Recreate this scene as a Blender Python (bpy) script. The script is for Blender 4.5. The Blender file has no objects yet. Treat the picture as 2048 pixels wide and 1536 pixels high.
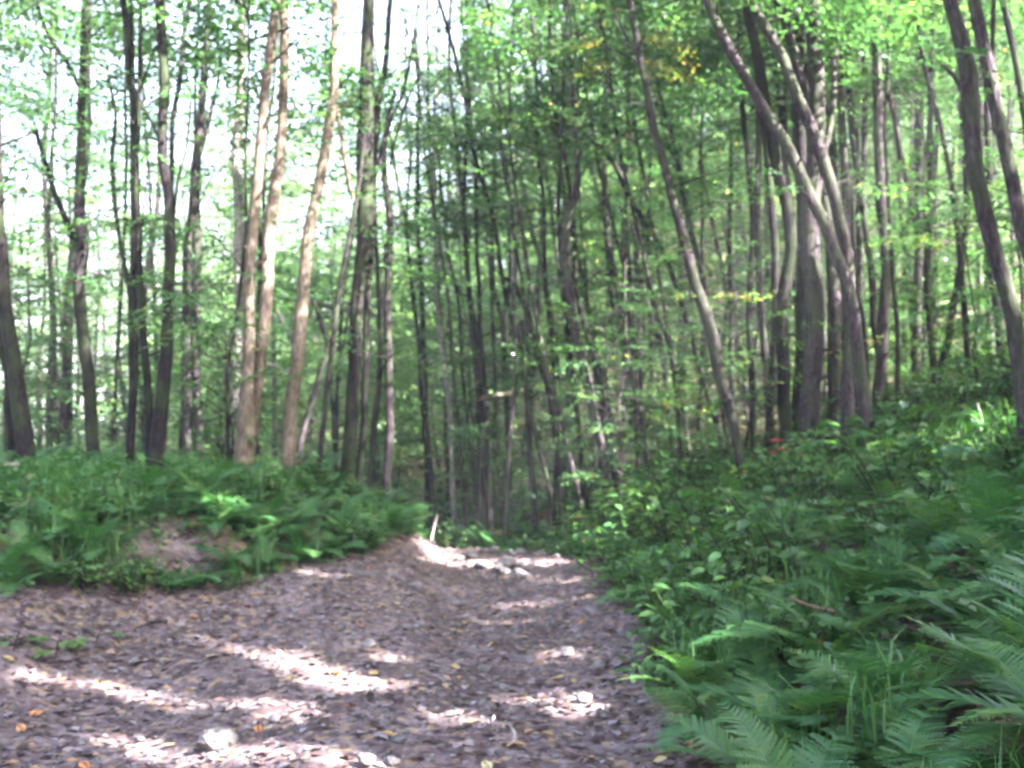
import bpy, math, random
import numpy as np
from mathutils import Vector, Matrix, Quaternion

R = math.radians
rng = np.random.default_rng(7)
random.seed(7)
scene = bpy.context.scene
COL = scene.collection

# ------------------------------------------------------------------ camera, sky, sun, exposure
PITCH = R(3.19); FPX = 2010.0; CAMZ = 1.6
cd = bpy.data.cameras.new('camera'); cam = bpy.data.objects.new('camera', cd); COL.objects.link(cam)
cam.location = (0, 0, CAMZ); cam.rotation_euler = (R(90) + PITCH, 0, 0)
cd.sensor_width = 36; cd.lens = 36 * FPX / 2048; cd.clip_end = 2000; cd.clip_start = 0.05
cd.dof.use_dof = True; cd.dof.focus_distance = 1.8; cd.dof.aperture_fstop = 5.0
scene.camera = cam

SUN = np.array([0.68, -0.40, 0.62]); SUN /= np.linalg.norm(SUN)
ELEV = math.asin(SUN[2]); AZ = math.atan2(SUN[0], SUN[1])
world = bpy.data.worlds.new('World'); scene.world = world; world.use_nodes = True
wn = world.node_tree; bgn = wn.nodes['Background']
sky = wn.nodes.new('ShaderNodeTexSky'); sky.sky_type = 'NISHITA'; sky.sun_disc = False
sky.sun_elevation = ELEV; sky.sun_rotation = AZ; sky.dust_density = 5.0; sky.air_density = 1.0; sky.ozone_density = 1.0
hsv = wn.nodes.new('ShaderNodeHueSaturation'); hsv.inputs['Saturation'].default_value = .98; hsv.inputs['Hue'].default_value = .512; hsv.inputs['Value'].default_value = 1.0
wn.links.new(sky.outputs[0], hsv.inputs['Color']); wn.links.new(hsv.outputs[0], bgn.inputs[0]); bgn.inputs[1].default_value = 0.06
sd = bpy.data.lights.new('sun', 'SUN'); sd.energy = 5.0; sd.angle = R(0.5); sd.color = (1.0, 0.96, 0.91)
sun = bpy.data.objects.new('sun', sd); COL.objects.link(sun)
sun.rotation_euler = Vector(SUN).to_track_quat('Z', 'Y').to_euler()
scene.view_settings.view_transform = 'Standard'; scene.view_settings.look = 'None'
scene.view_settings.gamma = 1; scene.view_settings.use_curve_mapping = False
scene.view_settings.exposure = 4.7
cy = scene.cycles
cy.use_adaptive_sampling = True; cy.adaptive_threshold = 0.03; cy.use_denoising = True
cy.max_bounces = 7; cy.diffuse_bounces = 4; cy.glossy_bounces = 2; cy.transmission_bounces = 4; cy.transparent_max_bounces = 4
cy.caustics_reflective = False; cy.caustics_refractive = False; cy.sample_clamp_indirect = 6.0
scene.render.filter_size = 2.0

def ray(px, py):
    f = np.array([0, math.cos(PITCH), math.sin(PITCH)]); u = np.array([0, -math.sin(PITCH), math.cos(PITCH)])
    d = f + (px - 1024) / FPX * np.array([1.0, 0, 0]) + (768 - py) / FPX * u
    return d
def at(px, py, depth):
    d = ray(px, py)
    return np.array([0, 0, CAMZ]) + d * (depth / d[1])
def to_px(P):
    P = np.asarray(P, float); q = P - np.array([0, 0, CAMZ])
    z = q[..., 1] * math.cos(PITCH) + q[..., 2] * math.sin(PITCH)
    v = -q[..., 1] * math.sin(PITCH) + q[..., 2] * math.cos(PITCH)
    return 1024 + FPX * q[..., 0] / z, 768 - FPX * v / z, z

# ------------------------------------------------------------------ noise and terrain
def _h(ix, iy, iz, seed):
    n = (ix.astype(np.int64) * 374761393 + iy.astype(np.int64) * 668265263 + iz.astype(np.int64) * 2147483647 % 1000003 * 97 + seed * 1274126177) & 0xffffffff
    n = ((n ^ (n >> 13)) * 1274126177) & 0xffffffff
    n = n ^ (n >> 16)
    return (n & 0xffff) / 32767.5 - 1.0
def vnoise(x, y, z=0.0, seed=0):
    x, y, z = np.broadcast_arrays(np.asarray(x, float), np.asarray(y, float), np.asarray(z, float))
    fx, fy, fz = np.floor(x), np.floor(y), np.floor(z)
    tx, ty, tz = x - fx, y - fy, z - fz
    tx, ty, tz = [t * t * (3 - 2 * t) for t in (tx, ty, tz)]
    out = 0
    for a in (0, 1):
        for b in (0, 1):
            for c in (0, 1):
                w = (tx if a else 1 - tx) * (ty if b else 1 - ty) * (tz if c else 1 - tz)
                out = out + w * _h(fx + a, fy + b, fz + c, seed)
    return out
def fbm(x, y, z=0.0, seed=0, octs=4):
    s, a, f = 0, 0.5, 1.0
    for o in range(octs):
        s = s + a * vnoise(np.asarray(x) * f, np.asarray(y) * f, np.asarray(z) * f, seed + o * 13); a *= 0.5; f *= 2.03
    return s
def sstep(a, b, x):
    t = np.clip((np.asarray(x, float) - a) / (b - a), 0, 1); return t * t * (3 - 2 * t)

RY = [-30, 5, 8, 10, 12, 13.5, 16, 18, 20, 25, 32, 46, 400]; RX = [0.68, 0.68, 0.85, 0.86, 0.66, 0.3, -0.6, -2.0, -3.3, -6, -12, -30, -30]
LY = [6.8, 7.2, 8.2, 9.3, 11.0, 12.6, 14.4, 17, 20, 25, 32, 46, 400]; LX = [-60, -4.4, -3.0, -2.1, -1.5, -1.15, -0.85, -1.9, -4.6, -8.4, -14.6, -33, -33]
def e_of(y): return np.interp(y, RY, RX)
def l_of(y): return np.where(np.asarray(y) < 6.8, -1e3, np.interp(y, LY, LX))
def pdist(x, y, PX, PY):
    d = np.full(np.shape(x), 1e9)
    for i in range(len(PX) - 1):
        ax, ay, bx, by = PX[i], PY[i], PX[i + 1], PY[i + 1]
        dx, dy = bx - ax, by - ay
        t = np.clip(((x - ax) * dx + (y - ay) * dy) / (dx * dx + dy * dy), 0, 1)
        d = np.minimum(d, np.hypot(x - ax - t * dx, y - ay - t * dy))
    return d
def zones(x, y):
    """-> signed: right distance sr (>0 on the right slope), left distance sl (>0 on the left bank)"""
    x = np.asarray(x, float); y = np.asarray(y, float)
    sr = pdist(x, y, RX, RY); sl = pdist(x, y, LX, LY)
    right = x > e_of(y); left = (~right) & (x < l_of(y))
    return np.where(right, sr, -sr), np.where(left, sl, -sl)
def terrain(x, y, fine=True):
    x = np.asarray(x, float); y = np.asarray(y, float)
    sr, sl = zones(x, y)
    zb = -0.13 * np.clip(y - 12.6, 0, 14)
    r = np.clip(sr, 0, None); l = np.clip(sl + .55 * fbm(x * .75, y * .75, 0, 23, 3) * (sl > -1), 0, None)
    zr = np.where(r < 0.6, 0.35 * r * r / 0.6 + 0.12 * r, 0.33 * r + 0.084) * 1.0
    zr = np.where(r < 14, 0.42 * r - 0.20 * (1 - np.exp(-r * 1.6)), 5.68 + 0.27 * (r - 14))
    zr = np.minimum(zr, 5.68 + 0.27 * 26)
    zl = 0.72 * sstep(-0.25, 1.7 + .35 * fbm(x * .8, y * .8, 0, 17, 2), l) + 0.09 * np.clip(l - 1.3, 0, 2.5) - 0.16 * np.clip(l - 4.5, 0, 30)
    zl = zl + 0.13 * np.clip(y - 13.3, 0, 14) * sstep(0, 2.5, l)
    far = 0.34 * np.clip(y - 40, 0, 42) * sstep(-12, 14, x)
    inner = (1 - sstep(0, 0.5, r)) * (1 - sstep(0, .5, l))
    c = 0.5 * (e_of(y) + np.maximum(l_of(y), -3.0))
    dish = 0.040 * np.clip(np.abs(x - c) - 0.2, 0, 3) ** 1.6 * inner
    ruts = inner * (0.085 * np.sin((x + 0.25 * y) * 2.2 + 1.5 * fbm(x * .3, y * .3, 0, 5, 2)) * (y < 14))
    big = 0.12 * fbm(x * 0.35, y * 0.35, 0, 1, 3) + (0.25 * fbm(x * .12, y * .12, 0, 9, 2)) * sstep(2, 8, r + l)
    zl = zl + 0.26 * sstep(-1.9, 0.2, sl) * (y > 6) * (1 - sstep(15, 22, y)) * (sl > -50)
    z = zb + zr + zl + far + dish + ruts + big
    if fine:
        z = z + 0.055 * fbm(x * 2.1, y * 2.1, 0, 2, 3) + 0.022 * fbm(x * 9, y * 9, 0, 3, 2) * (np.hypot(x, y) < 25)
    return z
def bare(x, y):      # how far up the left bank the soil is bare
    return np.clip(.05 + 1.0 * (1 - sstep(.4, .95, np.hypot(np.asarray(x) + 3.45, (np.asarray(y) - 9.3)))) + .4 * sstep(-1.6, -1.1, x), 0, 1)
def tz(x, y): return float(terrain(np.array([x]), np.array([y]))[0])
def hit(px, py, lo=2.0, hi=40.0):
    """first point of the terrain seen through a pixel"""
    d = ray(px, py); ts = np.linspace(lo, hi, 1500)
    P = np.array([0, 0, CAMZ]) + ts[:, None] * d / d[1]
    below = P[:, 2] < terrain(P[:, 0], P[:, 1])
    i = int(np.argmax(below)) if below.any() else len(ts) - 1
    return P[i]

# ------------------------------------------------------------------ gaps cut in the canopy toward the sun to light chosen patches
u1 = np.cross(SUN, [0, 0, 1.0]); u1 /= np.linalg.norm(u1); u2 = np.cross(SUN, u1)
GAPS = []      # (point, radius)
def gap_px(pts, r, depth=None, step=0.16):
    P = [at(x, y, depth) if depth else hit(x, y) for x, y in pts]
    if len(P) == 1: GAPS.append((P[0], r * 1.0 + .04)); return
    for a, b in zip(P[:-1], P[1:]):
        n = max(1, int(np.linalg.norm(b - a) / step))
        for k in range(n + 1): GAPS.append((a + (b - a) * k / n, r * 1.0 + .04))
gap_px([(400, 1282), (470, 1296)], .07); gap_px([(540, 1312), (600, 1330), (650, 1350), (700, 1372)], .16); gap_px([(720, 1374), (790, 1366)], .08)
gap_px([(30, 1345), (200, 1372), (300, 1398), (440, 1418)], .085)
gap_px([(500, 1410), (590, 1446)], .09); gap_px([(190, 1478), (280, 1500), (370, 1525)], .09); gap_px([(470, 1500), (560, 1512), (740, 1530)], .1)
gap_px([(720, 1298), (790, 1322)], .07); gap_px([(1100, 1306), (1170, 1314)], .08)
gap_px([(845, 1428), (960, 1442)], .08); gap_px([(1000, 1402), (1100, 1396)], .07); gap_px([(1120, 1424), (1215, 1402)], .085)
gap_px([(1000, 1212), (1200, 1194)], .08); gap_px([(960, 1246), (1045, 1240)], .06); gap_px([(560, 1130), (640, 1150)], .08)
gap_px([(860, 1095), (890, 1125), (950, 1132), (1030, 1124)], .15)
gap_px([(1040, 1150), (1200, 1155)], .06); gap_px([(890, 1490), (1010, 1480)], .05); gap_px([(280, 1230), (360, 1250)], .05)
for px, py, d, r in [(1396, 600, 13.5, .16), (1410, 640, 13.5, .16), (1427, 690, 13.5, .14), (1440, 740, 13.5, .1), (1470, 830, 13.5, .08), (1655, 620, 13.6, .14), (1655, 690, 13.6, .14),
                     (1745, 890, 13, .12), (1747, 930, 13, .12), (1846, 70, 18, .2), (1846, 130, 18, .2), (1845, 190, 18, .14), (1845, 400, 18, .1), (1727, 380, 17, .16), (1720, 450, 17, .16), (1772, 400, 15, .12),
                     (1462, 80, 13, .14), (1470, 105, 13, .1), (1572, 385, 14, .12), (1560, 350, 14, .1), (1648, 330, 13.2, .1), (2015, 260, 8.8, .12), (2025, 310, 8.8, .12), (2044, 400, 8.8, .12), (1975, 110, 8.8, .1), (1983, 170, 8.8, .1),
                     (1566, 120, 13.2, .1), (700, 350, 12.5, .2), (697, 300, 12.5, .16), (735, 290, 12.5, .12), (164, 330, 12, .25), (272, 220, 11, .15), (270, 440, 11, .15), (480, 330, 17, .2), (482, 560, 17, .2),
                     (1140, 630, 16, .15), (1170, 710, 16, .12), (1225, 945, 16, .14), (978, 830, 18, .2), (975, 800, 18, .15), (1043, 790, 18, .15), (1212, 480, 20, .2), (1240, 330, 19, .2), (1380, 290, 20, .3),
                     (640, 490, 16, .2), (560, 180, 11.5, .1), (575, 110, 11.5, .1), (650, 310, 12, .12), (605, 580, 12, .1), (520, 520, 11.5, .1)]:
    GAPS.append((at(px, py, d), r * .95 + .01))
for px, py, d, r in [(1300, 800, 15, .3), (1370, 800, 15, .3), (1410, 588, 13, .2), (1565, 600, 12.5, .16), (1480, 740, 14, .3), (1320, 890, 14.5, .35), (1380, 880, 14.5, .25), (880, 1000, 14.5, .35), (910, 1030, 14, .2), (900, 1070, 13.5, .2),
                     (2010, 870, 9, .35), (1470, 1010, 10, .2), (1420, 1045, 9.6, .2), (1445, 1100, 8.6, .08), (1358, 1148, 8.4, .06), (1600, 965, 10, .12), (1640, 970, 10.4, .12), (1760, 930, 11, .3), (1920, 915, 10.2, .3), (1850, 930, 10.5, .2),
                     (1300, 360, 20, .5), (1820, 460, 14, .25), (1820, 480, 14, .25), (1780, 665, 13, .1), (370, 1060, 10.4, .2), (410, 1050, 10.6, .2), (460, 1110, 10.5, .15), (700, 1060, 12, .1), (380, 1085, 10.2, .15),
                     (1250, 1010, 11.5, .25), (1180, 1050, 11.5, .2), (1560, 740, 14, .1), (1670, 1060, 8.4, .1)]:
    GAPS.append((at(px, py, d), r * .95 + .01))
GP = np.array([g[0] for g in GAPS]); GR = np.array([g[1] for g in GAPS]); GU = np.stack([GP @ u1, GP @ u2, GP @ SUN], 1)
def carve_mask(P):
    """True where a leaf at P may stay (it shades none of the sunlit patches)"""
    keep = np.ones(len(P), bool)
    for i in range(0, len(P), 20000):
        Q = P[i:i + 20000]; a = Q @ u1; b = Q @ u2; c = Q @ SUN
        m = np.zeros(len(Q), bool)
        for (gu, gv, gw), r in zip(GU, GR):
            m |= ((a - gu) ** 2 + (b - gv) ** 2 < r * r) & (c > gw + 0.25)
        keep[i:i + 20000] = ~m
    return keep

def gap_hit(P, extra):
    P = np.asarray(P); a = P @ u1; b = P @ u2; c = P @ SUN
    return bool((((a[:, None] - GU[None, :, 0]) ** 2 + (b[:, None] - GU[None, :, 1]) ** 2 < (GR[None] * .8 + extra) ** 2) & (c[:, None] > GU[None, :, 2] + .4)).any())
# ------------------------------------------------------------------ object helpers
def link(name, data, parent=None, loc=None):
    o = bpy.data.objects.new(name, data); COL.objects.link(o)
    if parent is not None: o.parent = parent
    if loc is not None: o.location = [float(v) for v in loc]
    return o
def thing(name, label, cat, loc=(0, 0, 0), rot=(0, 0, 0), group=None, data=None):
    o = link(name, data, None, loc); o.rotation_euler = rot
    o['label'] = label; o['category'] = cat
    if group: o['group'] = group
    if data is None: o.empty_display_size = 0.2
    return o
def mesh_np(name, V, F, mat, smooth=False, tint=None):
    """V (n,3); F (m,k) all faces with k corners"""
    me = bpy.data.meshes.new(name); V = np.asarray(V, np.float32); F = np.asarray(F, np.int32)
    m, k = F.shape
    me.vertices.add(len(V)); me.vertices.foreach_set('co', V.ravel())
    me.loops.add(m * k); me.loops.foreach_set('vertex_index', F.ravel())
    me.polygons.add(m); me.polygons.foreach_set('loop_start', np.arange(0, m * k, k, dtype=np.int32))
    if smooth: me.polygons.foreach_set('use_smooth', np.ones(m, bool))
    me.update(calc_edges=True)
    if tint is not None:
        me.attributes.new('tint', 'FLOAT', 'FACE').data.foreach_set('value', np.asarray(tint, np.float32))
    if mat is not None: me.materials.append(mat)
    return me
def copy_tree(o, loc, rot, scale, label=None, group=None):
    c = o.copy(); COL.objects.link(c); c.location = loc; c.rotation_euler = rot; c.scale = (scale,) * 3 if np.isscalar(scale) else scale
    if label: c['label'] = label
    if group: c['group'] = group
    for ch in o.children:
        d = ch.copy(); COL.objects.link(d); d.parent = c
    return c

# ------------------------------------------------------------------ materials
def nt(name):
    m = bpy.data.materials.new(name); m.use_nodes = True
    t = m.node_tree; t.nodes.clear()
    out = t.nodes.new('ShaderNodeOutputMaterial')
    return m, t, out
def N(t, kind, **kw):
    n = t.nodes.new(kind)
    for k, v in kw.items():
        if k.startswith('i_'): n.inputs[k[2:].replace('_', ' ')].default_value = v
        else: setattr(n, k, v)
    return n
def ramp(t, stops, fac):
    r = t.nodes.new('ShaderNodeValToRGB'); e = r.color_ramp.elements
    while len(e) < len(stops): e.new(0.5)
    for i, (p, c) in enumerate(stops): e[i].position = p; e[i].color = (*c, 1)
    t.links.new(fac, r.inputs[0]); return r.outputs[0]
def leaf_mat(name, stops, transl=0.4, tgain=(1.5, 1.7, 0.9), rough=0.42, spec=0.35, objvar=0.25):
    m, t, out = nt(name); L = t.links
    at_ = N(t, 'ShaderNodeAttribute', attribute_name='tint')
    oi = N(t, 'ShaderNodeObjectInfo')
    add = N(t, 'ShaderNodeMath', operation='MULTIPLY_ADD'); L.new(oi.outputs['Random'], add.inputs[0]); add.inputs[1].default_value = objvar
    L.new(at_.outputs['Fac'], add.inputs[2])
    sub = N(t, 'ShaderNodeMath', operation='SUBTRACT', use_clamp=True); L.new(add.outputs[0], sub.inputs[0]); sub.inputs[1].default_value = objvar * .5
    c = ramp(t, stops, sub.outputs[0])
    p = N(t, 'ShaderNodeBsdfPrincipled'); p.inputs['Roughness'].default_value = rough; p.inputs['Specular IOR Level'].default_value = spec
    L.new(c, p.inputs['Base Color'])
    mul = N(t, 'ShaderNodeVectorMath', operation='MULTIPLY'); L.new(c, mul.inputs[0]); mul.inputs[1].default_value = tgain
    tr = N(t, 'ShaderNodeBsdfTranslucent'); L.new(mul.outputs[0], tr.inputs[0])
    mx = N(t, 'ShaderNodeMixShader'); mx.inputs[0].default_value = transl
    L.new(p.outputs[0], mx.inputs[1]); L.new(tr.outputs[0], mx.inputs[2]); L.new(mx.outputs[0], out.inputs[0])
    return m
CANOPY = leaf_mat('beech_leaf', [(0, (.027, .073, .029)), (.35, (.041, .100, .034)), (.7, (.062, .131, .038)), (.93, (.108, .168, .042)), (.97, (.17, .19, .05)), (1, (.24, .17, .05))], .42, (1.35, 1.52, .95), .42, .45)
FARLEAF_LIT_TONE = leaf_mat('distant_leaf_lit_tone', [(0, (.062, .125, .055)), (.4, (.095, .170, .065)), (.8, (.145, .225, .078)), (.95, (.19, .25, .085)), (1, (.26, .19, .06))], .45, (1.3, 1.45, 1.0), .42, .45)  # far beech leaves lightened: sunlight on them is painted into the colour
SHRUB = leaf_mat('shrub_leaf', [(0, (.025, .076, .028)), (.4, (.042, .108, .032)), (.8, (.072, .144, .036)), (.97, (.15, .20, .04)), (1, (.22, .12, .03))], .34, (1.4, 1.6, .9), .42, .4)
FERN = leaf_mat('fern_leaf', [(0, (.023, .080, .030)), (.5, (.042, .120, .035)), (.85, (.076, .158, .038)), (1, (.13, .17, .05))], .32, spec=.38, objvar=.6)
DRYFERN = leaf_mat('dry_fern', [(0, (.085, .055, .030)), (1, (.15, .105, .05))], .25)
GRASS = leaf_mat('grass_blade', [(0, (.028, .100, .024)), (.6, (.045, .135, .030)), (1, (.11, .18, .05))], .35)
LITTER = leaf_mat('dry_leaf_sky_tone', [(0, (.026, .015, .015)), (.35, (.070, .044, .046)), (.62, (.125, .088, .092)), (.78, (.22, .195, .225)), (.82, (.26, .15, .075)), (.9, (.34, .24, .10)), (.96, (.40, .36, .20)), (1, (.40, .16, .06))], .12, (1.1, 1, .9), .55, .3, 0.1)  # blue-grey stop paints sky reflection into the leaves; other stops are leaf colour
REDLEAF = leaf_mat('red_leaf', [(0, (.30, .02, .02)), (1, (.42, .05, .03))], .3, (1.2, 1, 1))

def bark_mat(name, dark, mid, light, green=.5):
    m, t, out = nt(name); L = t.links
    tc = N(t, 'ShaderNodeTexCoord'); oi = N(t, 'ShaderNodeObjectInfo')
    off = N(t, 'ShaderNodeVectorMath', operation='ADD'); L.new(tc.outputs['Object'], off.inputs[0])
    com = N(t, 'ShaderNodeCombineXYZ'); mm = N(t, 'ShaderNodeMath', operation='MULTIPLY'); L.new(oi.outputs['Random'], mm.inputs[0]); mm.inputs[1].default_value = 37.0
    L.new(mm.outputs[0], com.inputs[0]); L.new(com.outputs[0], off.inputs[1])
    mp = N(t, 'ShaderNodeMapping'); mp.inputs['Scale'].default_value = (38, 38, 9); L.new(off.outputs[0], mp.inputs[0])
    n1 = N(t, 'ShaderNodeTexNoise'); n1.inputs['Scale'].default_value = 1; n1.inputs['Detail'].default_value = 6; n1.inputs['Roughness'].default_value = .65; L.new(mp.outputs[0], n1.inputs[0])
    mp2 = N(t, 'ShaderNodeMapping'); mp2.inputs['Scale'].default_value = (5, 5, 3.0); L.new(off.outputs[0], mp2.inputs[0])
    n2 = N(t, 'ShaderNodeTexNoise'); n2.inputs['Scale'].default_value = 1; n2.inputs['Detail'].default_value = 5; L.new(mp2.outputs[0], n2.inputs[0])
    c1 = ramp(t, [(.36, dark), (.5, mid), (.64, light)], n1.outputs['Fac'])
    lich = ramp(t, [(.46, (0, 0, 0)), (.58, (1, 1, 1))], n2.outputs['Fac'])
    mix = N(t, 'ShaderNodeMix', data_type='RGBA'); L.new(c1, mix.inputs[6])
    mix.inputs[7].default_value = (mid[0] * .75 + .02, mid[1] * .95 + .035, mid[2] * .7 + .01, 1)
    sc = N(t, 'ShaderNodeMath', operation='MULTIPLY'); L.new(lich, sc.inputs[0]); sc.inputs[1].default_value = green; L.new(sc.outputs[0], mix.inputs[0])
    bn = N(t, 'ShaderNodeMath', operation='MULTIPLY_ADD'); L.new(oi.outputs['Random'], bn.inputs[0]); bn.inputs[1].default_value = .5; bn.inputs[2].default_value = .75
    vm = N(t, 'ShaderNodeVectorMath', operation='SCALE'); L.new(mix.outputs[2], vm.inputs[0]); L.new(bn.outputs[0], vm.inputs['Scale'])
    p = N(t, 'ShaderNodeBsdfPrincipled'); p.inputs['Roughness'].default_value = .85; p.inputs['Specular IOR Level'].default_value = .08
    L.new(vm.outputs[0], p.inputs['Base Color'])
    b = N(t, 'ShaderNodeBump'); b.inputs['Strength'].default_value = .7; b.inputs['Distance'].default_value = .02; L.new(n1.outputs['Fac'], b.inputs['Height']); L.new(b.outputs[0], p.inputs['Normal'])
    L.new(p.outputs[0], out.inputs[0]); return m
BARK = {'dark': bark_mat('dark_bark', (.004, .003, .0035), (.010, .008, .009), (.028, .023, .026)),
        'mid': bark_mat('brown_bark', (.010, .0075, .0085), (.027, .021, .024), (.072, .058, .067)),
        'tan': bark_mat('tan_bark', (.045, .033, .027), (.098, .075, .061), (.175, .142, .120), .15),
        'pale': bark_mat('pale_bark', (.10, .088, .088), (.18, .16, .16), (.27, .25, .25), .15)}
def dirt_mat(name, path):
    m, t, out = nt(name); L = t.links
    tc = N(t, 'ShaderNodeTexCoord')
    n1 = N(t, 'ShaderNodeTexNoise'); n1.inputs['Scale'].default_value = 1.3; n1.inputs['Detail'].default_value = 8; n1.inputs['Roughness'].default_value = .6; L.new(tc.outputs['Object'], n1.inputs[0])
    n2 = N(t, 'ShaderNodeTexNoise'); n2.inputs['Scale'].default_value = 22; n2.inputs['Detail'].default_value = 8; n2.inputs['Roughness'].default_value = .7; L.new(tc.outputs['Object'], n2.inputs[0])
    v = N(t, 'ShaderNodeTexVoronoi'); v.inputs['Scale'].default_value = 24 if path else 15; v.inputs['Randomness'].default_value = 1; L.new(tc.outputs['Object'], v.inputs[0])
    if path: base = ramp(t, [(.36, (.034, .021, .022)), (.5, (.088, .056, .060)), (.62, (.165, .118, .130))], n1.outputs['Fac'])
    else: base = ramp(t, [(.3, (.050, .034, .028)), (.5, (.095, .068, .056)), (.72, (.15, .115, .095))], n1.outputs['Fac'])
    sep = N(t, 'ShaderNodeSeparateColor'); L.new(v.outputs['Color'], sep.inputs[0])
    chip = ramp(t, [(0, (.030, .018, .018)), (.3, (.08, .052, .054)), (.6, (.13, .098, .105)), (.8, (.21, .185, .21)), (.92, (.26, .16, .08)), (1, (.33, .26, .14))] if path else
                   [(0, (.035, .024, .020)), (.4, (.09, .060, .046)), (.7, (.16, .105, .075)), (.9, (.22, .14, .07)), (1, (.25, .20, .13))], sep.outputs[0])
    mix = N(t, 'ShaderNodeMix', data_type='RGBA'); L.new(base, mix.inputs[6]); L.new(chip, mix.inputs[7]); mix.inputs[0].default_value = .55
    dk = ramp(t, [(.3, (.45, .45, .45)), (.55, (1, 1, 1))], n2.outputs['Fac'])
    mu = N(t, 'ShaderNodeMix', data_type='RGBA', blend_type='MULTIPLY'); mu.inputs[0].default_value = .8; L.new(mix.outputs[2], mu.inputs[6]); L.new(dk, mu.inputs[7])
    p = N(t, 'ShaderNodeBsdfPrincipled'); p.inputs['Roughness'].default_value = .8; p.inputs['Specular IOR Level'].default_value = .3; L.new(mu.outputs[2], p.inputs['Base Color'])
    hs = N(t, 'ShaderNodeMath', operation='ADD'); L.new(n2.outputs['Fac'], hs.inputs[0]); L.new(sep.outputs[1], hs.inputs[1])
    b = N(t, 'ShaderNodeBump'); b.inputs['Strength'].default_value = .8; b.inputs['Distance'].default_value = .025; L.new(hs.outputs[0], b.inputs['Height']); L.new(b.outputs[0], p.inputs['Normal'])
    L.new(p.outputs[0], out.inputs[0]); return m
PATH_M = dirt_mat('path_dirt', True); FLOOR_M = dirt_mat('forest_floor', False)
def stone_mat():
    m, t, out = nt('stone'); L = t.links
    tc = N(t, 'ShaderNodeTexCoord'); oi = N(t, 'ShaderNodeObjectInfo')
    n = N(t, 'ShaderNodeTexNoise'); n.inputs['Scale'].default_value = 9; n.inputs['Detail'].default_value = 8; L.new(tc.outputs['Object'], n.inputs[0])
    c = ramp(t, [(.3, (.06, .05, .05)), (.55, (.135, .118, .122)), (.75, (.22, .20, .205))], n.outputs['Fac'])
    at_ = N(t, 'ShaderNodeAttribute', attribute_name='tint')
    a = N(t, 'ShaderNodeMath', operation='MULTIPLY_ADD'); L.new(oi.outputs['Random'], a.inputs[0]); a.inputs[1].default_value = .35; a.inputs[2].default_value = .6
    a2 = N(t, 'ShaderNodeMath', operation='MULTIPLY_ADD'); L.new(at_.outputs['Fac'], a2.inputs[0]); a2.inputs[1].default_value = .4; L.new(a.outputs[0], a2.inputs[2])
    vm = N(t, 'ShaderNodeVectorMath', operation='SCALE'); L.new(c, vm.inputs[0]); L.new(a2.outputs[0], vm.inputs['Scale'])
    p = N(t, 'ShaderNodeBsdfPrincipled'); p.inputs['Roughness'].default_value = .7; L.new(vm.outputs[0], p.inputs['Base Color'])
    b = N(t, 'ShaderNodeBump'); b.inputs['Strength'].default_value = .5; b.inputs['Distance'].default_value = .02; L.new(n.outputs['Fac'], b.inputs['Height']); L.new(b.outputs[0], p.inputs['Normal'])
    L.new(p.outputs[0], out.inputs[0]); return m
STONE = stone_mat()

# ------------------------------------------------------------------ ground: forest floor and path share their edge
def build_ground():
    def axis(lo, hi, flo, fhi, df, g):
        a = list(np.arange(flo, fhi + 1e-6, df)); s = df
        while a[-1] < hi: s *= g; a.append(a[-1] + s)
        s = df
        while a[0] > lo: s *= g; a.insert(0, a[0] - s)
        return np.array(a)
    xs = axis(-320, 320, -5.5, 6.5, .065, 1.07); ys = axis(-320, 420, 3.2, 15.5, .065, 1.06)
    X, Y = np.meshgrid(xs, ys); Z = terrain(X, Y)
    nx, ny = len(xs), len(ys); V = np.stack([X, Y, Z], -1).reshape(-1, 3)
    i = np.arange(ny - 1)[:, None] * nx + np.arange(nx - 1)[None]; i = i.ravel()
    F = np.stack([i, i + 1, i + 1 + nx, i + nx], 1)
    c = V[F].mean(1); jit = 0.25 * fbm(c[:, 0] * 2.3, c[:, 1] * 2.3, 0, 44, 3)
    sr, sl = zones(c[:, 0], c[:, 1])
    path = (sr + jit < 0.12) & (sl + jit < 0.25 + 1.1 * (bare(c[:, 0], c[:, 1]) - .05)) & (np.abs(c[:, 0]) < 34) & (c[:, 1] > -25) & (c[:, 1] < 46)
    for nm, sel, mt in (('ground', ~path, FLOOR_M), ('path', path, PATH_M)):
        f = F[sel]; used, inv = np.unique(f, return_inverse=True)
        o = link(nm, mesh_np(nm, V[used], inv.reshape(f.shape), mt, True)); o['kind'] = 'structure'
        o['label'] = 'brown leaf covered forest floor rising to the right' if nm == 'ground' else 'rutted dirt path strewn with leaves and small stones'
build_ground()

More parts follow.
